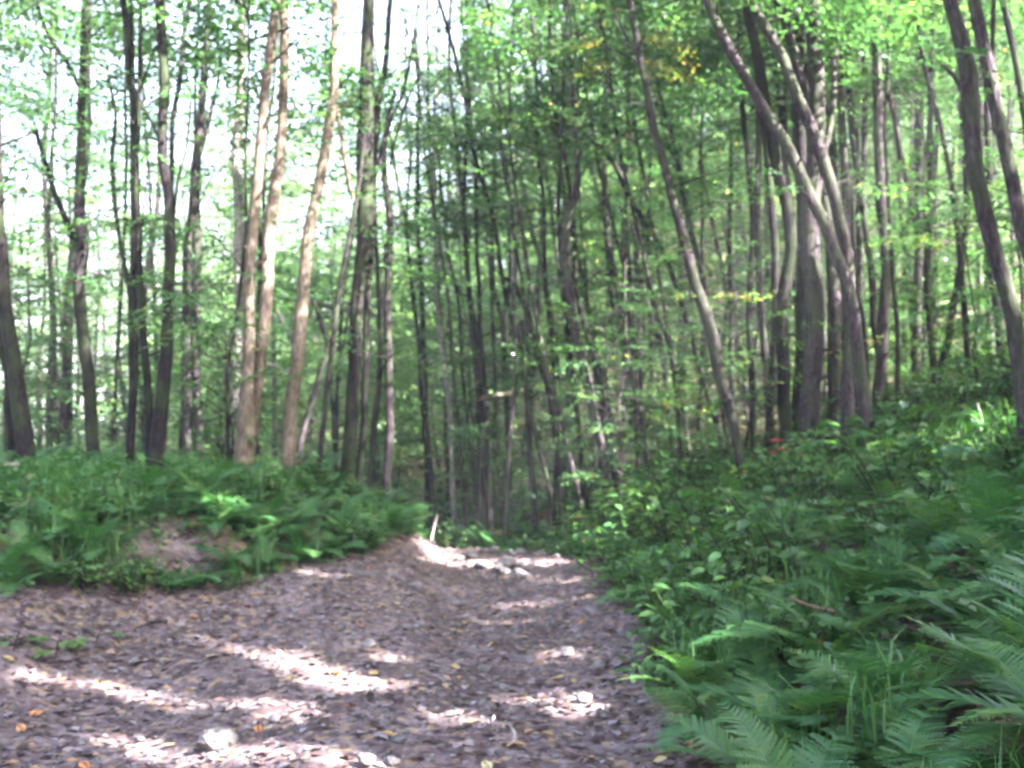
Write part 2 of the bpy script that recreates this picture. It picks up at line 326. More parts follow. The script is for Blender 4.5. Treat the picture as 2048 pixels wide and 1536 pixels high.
# ------------------------------------------------------------------ tubes
def catmull(P, step):
    P = np.asarray(P, float); out = []
    Q = np.vstack([2 * P[0] - P[1], P, 2 * P[-1] - P[-2]])
    for i in range(1, len(Q) - 2):
        n = max(1, int(np.linalg.norm(Q[i + 1][:3] - Q[i][:3]) / step))
        for k in range(n):
            t = k / n
            out.append(0.5 * (2 * Q[i] + (Q[i + 1] - Q[i - 1]) * t + (2 * Q[i - 1] - 5 * Q[i] + 4 * Q[i + 1] - Q[i + 2]) * t * t + (3 * Q[i] - Q[i - 1] - 3 * Q[i + 1] + Q[i + 2]) * t ** 3))
    out.append(Q[-2]); return np.array(out)
class Geo:
    def __init__(s): s.V = []; s.F = []; s.n = 0
    def tube(s, P, r, sides=8, rough=0.0, seed=0):
        P = np.asarray(P, float); k = len(P)
        T = np.gradient(P, axis=0); T /= np.linalg.norm(T, axis=1, keepdims=True) + 1e-9
        ref = np.array([0.31, 0.95, 0.05]) if abs(T[0][1]) < .8 else np.array([1.0, 0, 0])
        A = np.cross(T, ref); A /= np.linalg.norm(A, axis=1, keepdims=True) + 1e-9; B = np.cross(T, A)
        th = np.arange(sides) * 2 * math.pi / sides
        rr = np.repeat(np.asarray(r, float)[:, None], sides, 1)
        if rough:
            rr = rr * (1 + rough * fbm(np.cos(th)[None] * 2.2 + seed * 7.1, np.sin(th)[None] * 2.2, (P[:, 2] * 3.5)[:, None], seed, 3) * 1.6)
        V = P[:, None] + rr[..., None] * (A[:, None] * np.cos(th)[None, :, None] + B[:, None] * np.sin(th)[None, :, None])
        idx = s.n + np.arange(k * sides).reshape(k, sides); nx = np.roll(idx, -1, 1)
        F = np.stack([idx[:-1], nx[:-1], nx[1:], idx[1:]], -1).reshape(-1, 4)
        s.V.append(V.reshape(-1, 3)); s.F.append(F); s.n += k * sides
        # close the tip
        s.V.append(P[-1:] + T[-1:] * rr[-1].mean() * .6); tip = s.n; s.n += 1
        s.F.append(np.stack([idx[-1], nx[-1], np.full(sides, tip), np.full(sides, tip)], -1)[:, [0, 1, 2, 2]] if False else np.stack([idx[-1], nx[-1], np.full(sides, tip), idx[-1]], -1)[:0])
        return s
    def mesh(s, name, mat, base=None):
        V = np.vstack(s.V); F = np.vstack(s.F)
        if base is not None: V = V - base
        return mesh_np(name, V, F, mat, True)

# ------------------------------------------------------------------ leaf sprays
def make_spray(r, dens=0.085):
    P, D, Nn, S = [], [], [], []
    twigs = []
    nodes = np.linspace(.08, 1, 10)
    bend = r.uniform(-.15, .15)
    ax = lambda t: np.array([bend * t * t, t, -0.16 * t * t])
    for k, t in enumerate(nodes):
        for side in (-1, 1):
            if r.random() < .12: continue
            ln = 0.46 * (1 - 0.72 * abs(t - .3)) * r.uniform(.6, 1.1)
            a = side * R(r.uniform(42, 68)); d = np.array([math.sin(a), math.cos(a), r.uniform(-.28, .04)])
            for q in np.arange(0.06, ln, dens):
                if r.random() < .15: continue
                P.append(ax(t) + d * q + r.normal(0, .012, 3)); b = a + R(r.choice([-1, 1]) * r.uniform(15, 60))
                dd = np.array([math.sin(b), math.cos(b), r.uniform(-.65, .1)]); D.append(dd / np.linalg.norm(dd))
                nn = np.array([r.normal(0, .38), r.normal(0, .38), 1]); Nn.append(nn / np.linalg.norm(nn)); S.append(r.uniform(.75, 1.2))
    return np.array(P), np.array(D), np.array(Nn), np.array(S)
SPRAYS = [make_spray(np.random.default_rng(100 + i)) for i in range(8)]
SPRAYS_LOOSE = [make_spray(np.random.default_rng(200 + i), .13) for i in range(6)]
def rotm(yaw, pitch, roll):
    cy_, sy = math.cos(yaw), math.sin(yaw); cp, sp = math.cos(pitch), math.sin(pitch); cr, sr = math.cos(roll), math.sin(roll)
    Rz = np.array([[cy_, -sy, 0], [sy, cy_, 0], [0, 0, 1]]); Rx = np.array([[1, 0, 0], [0, cp, -sp], [0, sp, cp]]); Ry = np.array([[cr, 0, sr], [0, 1, 0], [-sr, 0, cr]])
    return Rz @ Rx @ Ry
class Leaves:
    def __init__(s): s.P, s.D, s.N, s.S, s.T = [], [], [], [], []
    def spray(s, r, o, yaw, pitch, roll, scale, size, loose=False, tint=None):
        P, D, Nn, S = (SPRAYS_LOOSE if loose else SPRAYS)[r.integers(6)]
        M = rotm(yaw, pitch, roll)
        s.P.append(np.asarray(o) + (P * scale) @ M.T); s.D.append(D @ M.T); s.N.append(Nn @ M.T); s.S.append(S * size)
        t0 = r.uniform(.15, .7) if tint is None else tint
        s.T.append(np.clip(t0 + r.normal(0, .13, len(P)), 0, .97) + (r.random(len(P)) < .004) * 1.0)
    def cat(s): return [np.concatenate(a) for a in (s.P, s.D, s.N, s.S, s.T)]
    def mesh(s, name, mat, base=None, carve=False, keep=None, shape='rhomb', aspect=.62, extra=None):
        P, D, Nn, S, T = s.cat()
        if carve or keep is not None:
            k = np.ones(len(P), bool)
            if carve: k &= carve_mask(P)
            if keep is not None: k &= keep(P)
            P, D, Nn, S, T = P[k], D[k], Nn[k], S[k], T[k]
        if base is not None: P = P - base
        return leaf_mesh(name, P, D, Nn, S, T, mat, shape, aspect)
def leaf_mesh(name, P, D, Nn, S, T, mat, shape='rhomb', aspect=.62):
    W = np.cross(D, Nn); W /= np.linalg.norm(W, axis=1, keepdims=True) + 1e-9; U = np.cross(W, D)
    S = S[:, None]; n = len(P)
    if shape == 'rhomb':
        V = np.stack([P, P + D * S * .42 + W * S * aspect / 2 + U * S * .06, P + D * S - U * S * .06, P + D * S * .42 - W * S * aspect / 2 + U * S * .06], 1).reshape(-1, 3)
        F = np.arange(4 * n).reshape(n, 4); return mesh_np(name, V, F, mat, False, T)
    a = aspect / 2
    V = np.stack([P, P + D * S * .22 + W * S * a * .85 + U * S * .07, P + D * S * .62 + W * S * a * .8 + U * S * .05, P + D * S - U * S * .10,
                  P + D * S * .62 - W * S * a * .8 + U * S * .05, P + D * S * .22 - W * S * a * .85 + U * S * .07], 1).reshape(-1, 3)
    i = 6 * np.arange(n)[:, None]
    F = np.concatenate([i + np.array([[0, 3, 2, 1]]), i + np.array([[0, 5, 4, 3]])], 0)
    return mesh_np(name, V, F, mat, False, np.concatenate([T, T]))

def crown_into(lv, geo, r, spine, z0, z1, nb, rmax, size, spr=(3, 5), scale=(.75, 1.25), twig=True, loose=False, tint=None, az=None):
    """branches from the stem polyline (k,3) between heights z0 and z1, each carrying leaf sprays"""
    zs = spine[:, 2]
    for i in range(nb):
        u = (i + r.random()) / nb; h = z0 + (z1 - z0) * u
        p = np.array([np.interp(h, zs, spine[:, 0]), np.interp(h, zs, spine[:, 1]), h])
        prof = 0.45 + 0.9 * math.sin(math.pi * min(1, .15 + .8 * u)) ** 1.0
        ln = rmax * prof * r.uniform(.45, 1.0); a = r.uniform(0, 2 * math.pi) if az is None else az + r.normal(0, .7)
        rise = r.uniform(.05, .65); d = np.array([math.cos(a), math.sin(a), rise])
        B = np.array([p, p + d * ln * .5 + [0, 0, .04 * ln], p + d * ln + np.array([0, 0, -.10 * ln])])
        if twig and geo is not None and not (twig == 'clear' and gap_hit(catmull(B, .25), 0)): geo.tube(catmull(B, .45), np.linspace(.014 * (.5 + ln / 3), .004, len(catmull(B, .45))), 5)
        for q in range(r.integers(*spr)):
            t = r.uniform(.3, 1.0); o = B[0] * (1 - t) ** 2 + 2 * t * (1 - t) * B[1] + t * t * B[2]
            yaw = a - math.pi / 2 + r.normal(0, .75)
            lv.spray(r, o, yaw, r.normal(-.05, .22), r.normal(0, .22), r.uniform(*scale), size, loose, tint)

# ------------------------------------------------------------------ the trees one can tell apart in the photograph
def grow_top(P, Rr, H, r):
    """carry a stem on above the frame, bending upright"""
    d = P[-1] - P[max(0, len(P) - 3)]; d /= np.linalg.norm(d) + 1e-9; p = P[-1].copy(); rad = Rr[-1]
    P = list(P); Rr = list(Rr)
    z_end = P[0][2] + H
    while p[2] < z_end:
        d = d * .85 + np.array([r.normal(0, .05), r.normal(0, .05), .28]); d /= np.linalg.norm(d)
        p = p + d * .9; rad = max(.012, rad * .86); P.append(p.copy()); Rr.append(rad)
    return np.array(P), np.array(Rr)
def stem_world(pts, d, r, lean=0.0, ground=True):
    W = []; Rr = []
    n = len(pts)
    for i, (x, y, w) in enumerate(pts):
        dd = d + lean * i / max(1, n - 1)
        W.append(at(x, y, dd)); Rr.append(w * dd / FPX / 2)
    W = np.array(W); Rr = np.array(Rr)
    if ground:
        b = W[0].copy(); k = W[0] - W[1]; k = k / (abs(k[2]) + 1e-6)
        z = tz(b[0], b[1])
        foot = b + k * max(0, b[2] - z) * .6; foot[2] = tz(foot[0], foot[1]) - .12
        if foot[2] < b[2] - .05:
            mid = b.copy(); W = np.vstack([foot, foot + (b - foot) * .25 + [0, 0, .12], W]); Rr = np.concatenate([[Rr[0] * 1.9, Rr[0] * 1.25], Rr])
    return W, Rr
HERO_N = 0
def open_sky(P):
    """the canopy over the hollow is broken: a gap of sky between the trunks left of the path"""
    a = np.degrees(np.arctan2(P[:, 0], P[:, 1])); e = np.degrees(np.arctan2(P[:, 2] - CAMZ, np.hypot(P[:, 0], P[:, 1])))
    hole = (np.abs(a + 6.6) < 3.6) & (e > 20.5) & (fbm(P[:, 0] * .8, P[:, 1] * .8, P[:, 2] * .8, 31, 2) > -.28)
    hole |= (np.abs(a + 17.5) < 1.6) & (e > 15) & (fbm(P[:, 0] * .8, P[:, 1] * .8, P[:, 2] * .8, 33, 2) > -.1)
    return (P[:, 1] > 2.0) & ~hole
def hero(label, d, stems, branches=(), bark='mid', H=11.5, top=True, low=(2, 1.5, 5.0), canopy=15, name='beech_tree', extra=(), lean=0.0, rmax=1.9, size=.078):
    global HERO_N
    HERO_N += 1; r = np.random.default_rng(1000 + HERO_N)
    allst = []
    for k, s in enumerate(stems):
        P, Rr = stem_world(s, d + (0.25 * k if len(stems) > 1 else 0), r, lean + r.normal(0, .06))
        if top: P, Rr = grow_top(P, Rr, H, r)
        allst.append((P, Rr))
    base = allst[0][0][0].copy()
    base[2] = tz(base[0], base[1])
    root = thing(name, label, 'tree', base)
    lv = Leaves()
    for k, (P, Rr) in enumerate(allst):
        g = Geo(); C = catmull(np.hstack([P, Rr[:, None]]), .22); C[:, 3] = np.clip(C[:, 3], .008, None)
        wob = np.stack([fbm(C[:, 2] * 1.1, k + HERO_N * 3.1, 0, 5, 3), fbm(C[:, 2] * 1.1, k + HERO_N * 3.1, 0, 6, 3), C[:, 2] * 0], 1) * .045
        wob[0] = 0
        g.tube(C[:, :3] + wob, C[:, 3], 10, .05, HERO_N + k)
        spine = C[np.argsort(C[:, 2], kind='stable'), :3]
        if top:
            zt = P[-1][2]; zc = max(base[2] + 5.2, zt - 6.5)
            crown_into(lv, g, r, spine, zc, zt, canopy // len(stems), rmax, size * 1.25, (4, 6), (.8, 1.3), 'clear')
        if low and k == 0: crown_into(lv, g, r, spine, base[2] + low[1], min(base[2] + low[2], P[-1][2]), low[0], 1.25, size, (1, 3), (.6, 1.0), True, True)
        for q in range(r.integers(3, 8)):
            c = C[int(r.uniform(.03, .6) * (len(C) - 1))]; a = r.uniform(0, 6.28); dv = np.array([math.cos(a), math.sin(a), r.uniform(.1, .7)]); L = c[3] + r.uniform(.02, .16)
            g.tube(np.array([c[:3], c[:3] + dv * L * .7, c[:3] + dv * L]), np.array([.45, .30, .22]) * c[3] * r.uniform(.4, 1), 6, .1, q)
        link('trunk', g.mesh('trunk', BARK[bark], base), root)
    for bpts in branches:
        W = np.array([at(x, y, d + .05 * i) for i, (x, y, w) in enumerate(bpts)]); Rr = np.array([w * d / FPX / 2 for _, _, w in bpts])
        g = Geo(); C = catmull(np.hstack([W, Rr[:, None]]), .2); g.tube(C[:, :3], np.clip(C[:, 3], .006, None), 8, .12, HERO_N)
        link('branch', g.mesh('branch', BARK[bark], base), root)
        for q in range(2): lv.spray(r, W[-1] + r.normal(0, .1, 3), r.uniform(0, 6.28), r.normal(0, .2), 0, .8, size, True)
    for px, py, dd, tn, k in extra:
        for q in range(k): lv.spray(r, at(px, py, dd) + r.normal(0, .10, 3) * [1.6, 1, .5], r.choice([R(90), R(-90)]) + r.normal(0, .5), r.normal(-.03, .1), r.normal(0, .1), r.uniform(.55, .85), size, False, tn)
    if lv.P: link('crown', lv.mesh('crown', CANOPY, base, carve=True, keep=open_sky), root)
    return root

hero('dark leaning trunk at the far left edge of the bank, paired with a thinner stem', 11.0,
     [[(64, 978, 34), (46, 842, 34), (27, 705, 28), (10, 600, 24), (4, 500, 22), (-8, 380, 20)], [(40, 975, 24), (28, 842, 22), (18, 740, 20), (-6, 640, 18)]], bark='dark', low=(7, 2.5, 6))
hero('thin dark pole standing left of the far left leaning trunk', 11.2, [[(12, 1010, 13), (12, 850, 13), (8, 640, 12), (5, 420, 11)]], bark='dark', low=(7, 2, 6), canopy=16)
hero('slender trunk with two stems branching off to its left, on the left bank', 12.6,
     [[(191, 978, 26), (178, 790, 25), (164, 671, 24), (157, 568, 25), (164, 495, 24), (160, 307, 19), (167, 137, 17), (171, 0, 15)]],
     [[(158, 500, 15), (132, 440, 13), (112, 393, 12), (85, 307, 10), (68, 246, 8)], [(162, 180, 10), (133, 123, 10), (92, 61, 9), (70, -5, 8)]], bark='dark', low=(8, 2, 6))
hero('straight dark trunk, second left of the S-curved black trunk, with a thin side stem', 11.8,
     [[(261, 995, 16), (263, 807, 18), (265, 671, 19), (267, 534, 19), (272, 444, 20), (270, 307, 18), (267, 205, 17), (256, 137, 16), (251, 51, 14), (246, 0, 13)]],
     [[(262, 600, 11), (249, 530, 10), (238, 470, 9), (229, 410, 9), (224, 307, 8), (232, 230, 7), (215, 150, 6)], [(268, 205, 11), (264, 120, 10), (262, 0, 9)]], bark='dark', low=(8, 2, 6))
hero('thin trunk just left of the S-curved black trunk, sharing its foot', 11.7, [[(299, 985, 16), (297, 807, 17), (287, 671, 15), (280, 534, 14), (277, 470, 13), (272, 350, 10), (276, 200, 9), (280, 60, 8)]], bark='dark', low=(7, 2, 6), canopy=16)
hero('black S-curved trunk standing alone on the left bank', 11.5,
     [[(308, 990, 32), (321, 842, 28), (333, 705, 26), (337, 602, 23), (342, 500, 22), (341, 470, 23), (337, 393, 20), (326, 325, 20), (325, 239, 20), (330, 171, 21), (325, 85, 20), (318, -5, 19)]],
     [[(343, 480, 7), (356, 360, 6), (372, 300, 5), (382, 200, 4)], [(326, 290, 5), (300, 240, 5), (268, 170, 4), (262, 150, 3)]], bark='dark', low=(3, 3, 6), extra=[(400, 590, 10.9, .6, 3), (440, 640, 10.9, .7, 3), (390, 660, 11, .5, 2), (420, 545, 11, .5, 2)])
hero('left one of two close parallel trunks behind the black S-curved trunk', 15.0, [[(377, 885, 17), (376, 739, 17), (372, 560, 16), (372, 500, 15), (380, 430, 14), (386, 330, 10)]], bark='mid', low=(8, 2, 6), top=False)
hero('right one of two close parallel trunks behind the black S-curved trunk', 15.0, [[(399, 885, 18), (393, 705, 18), (393, 500, 18), (393, 342, 19), (403, 239, 17), (410, 137, 14), (414, 60, 12), (418, 0, 10)]],
     [[(395, 330, 8), (424, 220, 7), (440, 140, 6)]], bark='mid', low=(12, 2, 7))
hero('thin grey stem rising behind the upper bend of the black S-curved trunk', 14.4, [[(330, 900, 10), (338, 600, 10), (345, 359, 10), (347, 239, 10), (359, 171, 9), (367, 68, 9), (376, 0, 8)]], bark='mid', low=(7, 2, 7), canopy=16)
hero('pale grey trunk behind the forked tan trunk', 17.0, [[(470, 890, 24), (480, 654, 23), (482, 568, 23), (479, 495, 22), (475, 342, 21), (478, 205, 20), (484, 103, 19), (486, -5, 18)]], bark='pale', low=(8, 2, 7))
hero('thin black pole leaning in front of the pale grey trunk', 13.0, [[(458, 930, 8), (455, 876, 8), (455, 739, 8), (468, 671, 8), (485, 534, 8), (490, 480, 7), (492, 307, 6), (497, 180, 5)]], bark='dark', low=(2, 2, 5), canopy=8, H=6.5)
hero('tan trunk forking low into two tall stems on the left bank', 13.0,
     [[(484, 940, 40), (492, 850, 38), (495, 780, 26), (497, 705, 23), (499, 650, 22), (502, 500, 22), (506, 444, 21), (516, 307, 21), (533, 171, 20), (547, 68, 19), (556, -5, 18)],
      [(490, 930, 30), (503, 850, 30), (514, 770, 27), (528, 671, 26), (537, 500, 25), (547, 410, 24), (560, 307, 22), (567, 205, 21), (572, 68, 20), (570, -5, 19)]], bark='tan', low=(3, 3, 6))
hero('smooth tan trunk leaning right, next right of the forked tan trunk', 13.4,
     [[(577, 935, 32), (582, 850, 29), (588, 770, 27), (595, 705, 28), (603, 620, 26), (612, 534, 24), (615, 495, 24), (636, 376, 22), (656, 256, 22), (666, 188, 19), (670, 103, 17), (672, -5, 16)]],
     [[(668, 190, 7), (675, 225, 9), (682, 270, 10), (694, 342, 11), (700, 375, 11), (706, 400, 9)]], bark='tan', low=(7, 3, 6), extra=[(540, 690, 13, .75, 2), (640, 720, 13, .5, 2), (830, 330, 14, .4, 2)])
hero('thin reddish brown stem rising to the right beside the leaning tan trunk', 13.8, [[(636, 948, 10), (649, 807, 11), (670, 637, 11), (690, 520, 11), (703, 440, 10), (713, 395, 9), (726, 300, 8), (735, 240, 7)]], bark='mid', low=(2, 2, 5), top=False)
hero('dead stem with a split top behind the leaning tan trunk', 16.0, [[(600, 900, 12), (640, 740, 12), (655, 690, 11), (640, 640, 9), (620, 590, 6)]], [[(654, 690, 7), (640, 650, 6), (630, 610, 4)]], bark='mid', low=None, top=False)
hero('thick dark trunk left of the path bend, several stems grown into one', 14.4,
     [[(694, 965, 30), (700, 876, 28), (707, 760, 27), (711, 671, 26), (717, 580, 27), (722, 512, 29), (730, 410, 33), (731, 307, 36), (735, 205, 30), (736, 103, 27), (737, -5, 24)],
      [(722, 940, 14), (730, 760, 14), (738, 560, 15), (746, 400, 16), (752, 300, 15), (756, 215, 14), (768, 154, 13), (776, 68, 12), (782, -5, 11)]],
     [[(758, 330, 9), (768, 280, 9), (782, 239, 9), (806, 188, 8), (820, 120, 7), (830, 62, 6)], [(780, 330, 6), (790, 280, 6), (815, 200, 5), (838, 150, 4)]], bark='dark', low=(7, 2.5, 6))
hero('dark wavy trunk next right of the thick many-stemmed trunk', 14.8, [[(775, 985, 18), (777, 900, 18), (777, 807, 17), (776, 637, 16), (779, 500, 16), (782, 440, 15), (777, 400, 15), (770, 359, 14), (768, 310, 12), (775, 240, 10), (790, 180, 8)]], bark='mid', low=(3, 1.5, 5), top=False)
hero('black whip-thin sapling stem between the dark trunks left of the path', 14.0, [[(741, 960, 4), (745, 850, 4), (757, 730, 4), (765, 600, 4), (772, 480, 3)]], bark='dark', low=(4, 1.5, 4), top=False, name='sapling')
hero('pale thin trunk curving gently, behind the bend of the path', 20.0, [[(905, 950, 11), (904, 900, 10), (899, 807, 11), (885, 705, 10), (875, 596, 9), (870, 500, 9), (868, 380, 8)]], bark='pale', low=(7, 2, 6), canopy=14)
hero('dark pole behind the bend, left of the pale curving trunk', 21.0, [[(855, 960, 12), (850, 800, 12), (845, 650, 11), (838, 520, 10), (835, 380, 9), (838, 250, 8)]], bark='dark', low=(8, 2, 7), canopy=16)
hero('dark twin-stemmed trunk with a broken pale limb resting across it', 18.0,
     [[(977, 985, 16), (973, 876, 16), (966, 773, 15), (952, 671, 12), (937, 568, 10), (928, 460, 9), (930, 340, 8)], [(962, 970, 16), (964, 876, 15), (966, 780, 13), (963, 671, 10), (954, 500, 9), (952, 360, 8)]], bark='dark', low=(7, 2, 6), canopy=14)
hero('dark trunk with a Y fork at mid height, right of the twin-stemmed trunk', 22.0, [[(1018, 930, 14), (1018, 876, 14), (1010, 705, 14), (1005, 640, 14), (988, 585, 9), (984, 480, 8), (990, 350, 7)]], [[(1006, 645, 8), (1015, 600, 8), (1020, 540, 7), (1016, 440, 6)]], bark='dark', low=(8, 2, 7), canopy=14)
hero('slim leaning dark trunk arching left over the gully', 17.0, [[(1121, 1015, 15), (1111, 876, 15), (1100, 790, 15), (1073, 705, 14), (1053, 620, 13), (1038, 580, 12), (1029, 568, 10), (1012, 555, 7)]], [[(1030, 570, 6), (1012, 590, 5), (1006, 620, 4)]], bark='dark', low=(2, 3, 5), top=False)
hero('thin dark pole leaning left at the foot of the right slope', 16.0, [[(1104, 1022, 10), (1088, 940, 9), (1073, 876, 9), (1056, 800, 9), (1050, 740, 8), (1046, 640, 7)]], bark='dark', low=(2, 2, 4), top=False)
hero('sinuous brown trunk kinked at mid height, over the end of the path', 16.0,
     [[(1213, 968, 20), (1207, 900, 20), (1193, 859, 19), (1179, 790, 20), (1158, 705, 20), (1145, 620, 20), (1135, 551, 20), (1128, 512, 19), (1130, 461, 18), (1146, 410, 15), (1154, 359, 14), (1152, 290, 12), (1150, 222, 11), (1140, 120, 9), (1130, 0, 8)]], bark='mid', low=(8, 2, 7), canopy=18)
hero('dark trunk crossing just right of the sinuous brown trunk', 16.6, [[(1236, 958, 22), (1213, 876, 19), (1206, 807, 17), (1193, 722, 15), (1170, 645, 13), (1155, 580, 11), (1150, 480, 10), (1135, 350, 9), (1117, 256, 9), (1104, 137, 8), (1098, 20, 8)]], bark='dark', low=(7, 2, 7), canopy=16)
hero('slim dark pole between the leaning poles and the sinuous brown trunk', 16.2, [[(1172, 1005, 12), (1160, 900, 12), (1150, 800, 11), (1143, 720, 10), (1136, 620, 9), (1121, 520, 9), (1118, 444, 9), (1121, 342, 8)]], bark='dark', low=(2, 2, 5), canopy=10)
hero('crooked thin stem leaning left into the gully', 16.4, [[(1160, 1000, 12), (1140, 920, 11), (1124, 850, 11), (1105, 770, 11), (1085, 700, 10), (1066, 600, 9), (1050, 500, 8), (1035, 400, 7)]], bark='mid', low=(7, 2, 6), canopy=10)
hero('pale-lit pole rising straight, above the end of the path', 20.0, [[(1276, 858, 17), (1271, 773, 16), (1254, 671, 15), (1237, 602, 14), (1227, 534, 13), (1216, 478, 13), (1210, 376, 12), (1206, 290, 11), (1213, 171, 11), (1203, 103, 10), (1196, 0, 9)]], [[(1212, 210, 6), (1222, 120, 5), (1226, 20, 5)]], bark='mid', low=(4, 2, 8), canopy=18)
hero('dark pole close beside the pale-lit pole', 20.4, [[(1284, 848, 14), (1275, 739, 13), (1264, 637, 12), (1257, 534, 11), (1252, 400, 10), (1256, 250, 9)]], bark='dark', low=(4, 2, 8), canopy=16)
hero('thin dark stem left of the sun-flecked leaning trunk, on the slope', 22.0, [[(1342, 852, 10), (1329, 739, 9), (1319, 671, 9), (1305, 585, 8), (1298, 460, 8), (1300, 330, 7)]], bark='dark', low=(4, 2, 8), canopy=14)
hero('leaning dark trunk flecked with bright sun at mid height', 13.5,
     [[(1486, 955, 15), (1480, 910, 16), (1469, 859, 20), (1457, 808, 22), (1437, 756, 24), (1423, 688, 25), (1406, 620, 25), (1388, 568, 23), (1374, 512, 22), (1357, 444, 20), (1343, 393, 18), (1326, 325, 17), (1305, 256, 16), (1292, 171, 15), (1275, 103, 14), (1257, -5, 13)]],
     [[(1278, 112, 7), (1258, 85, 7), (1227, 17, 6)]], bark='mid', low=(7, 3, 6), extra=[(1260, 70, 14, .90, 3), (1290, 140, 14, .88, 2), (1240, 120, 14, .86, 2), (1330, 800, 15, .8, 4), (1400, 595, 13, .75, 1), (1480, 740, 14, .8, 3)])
hero('thin limb-like trunk slanting down from upper left behind the sun-flecked trunk', 19.0, [[(1440, 870, 12), (1405, 760, 11), (1353, 568, 11), (1329, 512, 11), (1312, 478, 11), (1278, 427, 10), (1247, 376, 10), (1227, 325, 10), (1179, 273, 9), (1141, 222, 8), (1110, 190, 7)]], bark='dark', low=(3, 3, 8), top=False)
hero('long trunk leaning far left across the right slope', 13.0,
     [[(1740, 950, 30), (1731, 842, 28), (1720, 739, 27), (1708, 640, 26), (1690, 560, 25), (1673, 512, 25), (1649, 444, 25), (1621, 393, 24), (1594, 335, 24), (1567, 280, 24), (1539, 239, 23), (1509, 188, 21), (1485, 143, 20), (1468, 113, 20), (1440, 58, 19), (1413, -5, 18)]], bark='mid', low=(1, 3, 4))
hero('second leaning trunk, crossing beside the tall straight trunk on the slope', 13.3,
     [[(1695, 945, 29), (1694, 842, 27), (1700, 700, 25), (1702, 600, 25), (1694, 512, 25), (1676, 444, 24), (1666, 393, 24), (1645, 325, 24), (1621, 256, 23), (1594, 188, 23), (1567, 120, 22), (1539, 68, 21), (1495, -5, 20)]], bark='mid', low=(1, 3, 4))
hero('darker trunk leaning left behind the pair of long leaning trunks', 14.2,
     [[(1572, 890, 26), (1568, 773, 26), (1564, 637, 26), (1576, 540, 26), (1582, 500, 26), (1574, 410, 26), (1560, 359, 25), (1550, 308, 24), (1529, 188, 23), (1512, 103, 22), (1490, -5, 20)]], bark='dark', low=(3, 3, 6))
hero('brown stem tucked behind the second long leaning trunk', 14.0, [[(1662, 935, 27), (1668, 760, 26), (1664, 560, 25), (1650, 400, 24), (1622, 250, 22), (1590, 110, 20), (1556, -5, 18)]], bark='mid', low=None, canopy=12)
hero('dark stem leaning left beside the foot of the longest leaning trunk', 14.4, [[(1716, 930, 25), (1708, 760, 24), (1694, 560, 23), (1664, 390, 22), (1632, 240, 20), (1606, 100, 18), (1592, -5, 17)]], bark='dark', low=None, canopy=12)
hero('thin dark stem just left of the leaning trunks of the clump', 14.6, [[(1538, 890, 16), (1548, 640, 16), (1544, 420, 15), (1524, 200, 13), (1496, -5, 12)]], bark='dark', low=(1, 3, 6), canopy=12)
hero('dark upright stem crowding the left of the tall straight trunk', 14.8, [[(1594, 900, 22), (1600, 640, 21), (1604, 420, 20), (1600, 220, 19), (1592, -5, 17)]], bark='dark', low=None, canopy=12)
hero('brown upright stem filling the gap right of the leaning trunks', 15.6, [[(1690, 880, 18), (1694, 640, 18), (1690, 420, 17), (1684, 220, 16), (1688, -5, 14)]], bark='mid', low=(1, 3, 7), canopy=12)
hero('tall straight thick trunk at the heart of the clump on the right slope', 13.6,
     [[(1622, 940, 46), (1622, 860, 43), (1626, 770, 42), (1629, 671, 42), (1628, 580, 42), (1621, 500, 40), (1622, 444, 38), (1630, 308, 36), (1632, 188, 33), (1628, 103, 31), (1627, -5, 30)]],
     [[(1634, 330, 14), (1656, 273, 14), (1666, 205, 14), (1669, 120, 13), (1676, 34, 12), (1690, -20, 10)]], bark='mid', low=(1, 3, 5))
hero('dark narrow trunk glimpsed between the leaning trunks of the clump', 16.0, [[(1612, 900, 26), (1610, 640, 24), (1602, 400, 22), (1590, 200, 21), (1584, 68, 20), (1570, -5, 19)]], bark='dark', low=(3, 3, 7), canopy=16)
hero('slim pole with bright sun streaks, right of the tall straight trunk', 17.0, [[(1712, 830, 14), (1718, 640, 14), (1724, 461, 13), (1727, 376, 13), (1728, 290, 12), (1731, 205, 12), (1727, 103, 12), (1727, -5, 12)]], bark='mid', low=(3, 3, 7), canopy=18)
hero('thin stem bending left, twin of the sun-streaked slim pole', 17.3, [[(1702, 830, 11), (1714, 560, 11), (1718, 410, 10), (1714, 308, 10), (1707, 239, 10), (1697, 137, 9), (1680, 68, 9), (1668, -5, 8)]], bark='dark', low=(3, 3, 7), canopy=14)
hero('straight brown pole with a thin stem leaning away to its right', 15.0,
     [[(1752, 870, 25), (1756, 790, 23), (1759, 739, 23), (1768, 620, 23), (1774, 534, 22), (1771, 480, 21), (1762, 410, 21), (1756, 308, 21), (1755, 205, 21), (1755, 103, 20), (1758, -5, 19)]],
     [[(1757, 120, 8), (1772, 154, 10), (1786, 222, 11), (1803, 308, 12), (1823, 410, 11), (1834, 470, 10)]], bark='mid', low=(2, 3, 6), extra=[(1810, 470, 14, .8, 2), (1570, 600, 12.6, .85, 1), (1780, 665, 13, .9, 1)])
hero('dark pole lit brightly down its right side near the top', 18.0, [[(1826, 830, 19), (1833, 705, 18), (1837, 534, 17), (1840, 427, 17), (1836, 308, 17), (1836, 205, 17), (1841, 85, 17), (1844, -5, 16)]], bark='dark', low=(2, 3, 7), canopy=18)
hero('dark trunk left of the big right-hand pair, curving at its foot', 16.0, [[(1868, 800, 15), (1880, 740, 15), (1895, 688, 15), (1912, 585, 15), (1924, 500, 15), (1932, 410, 14), (1930, 308, 13), (1922, 180, 12), (1925, 40, 11)]], bark='dark', low=(3, 3, 8), canopy=18)
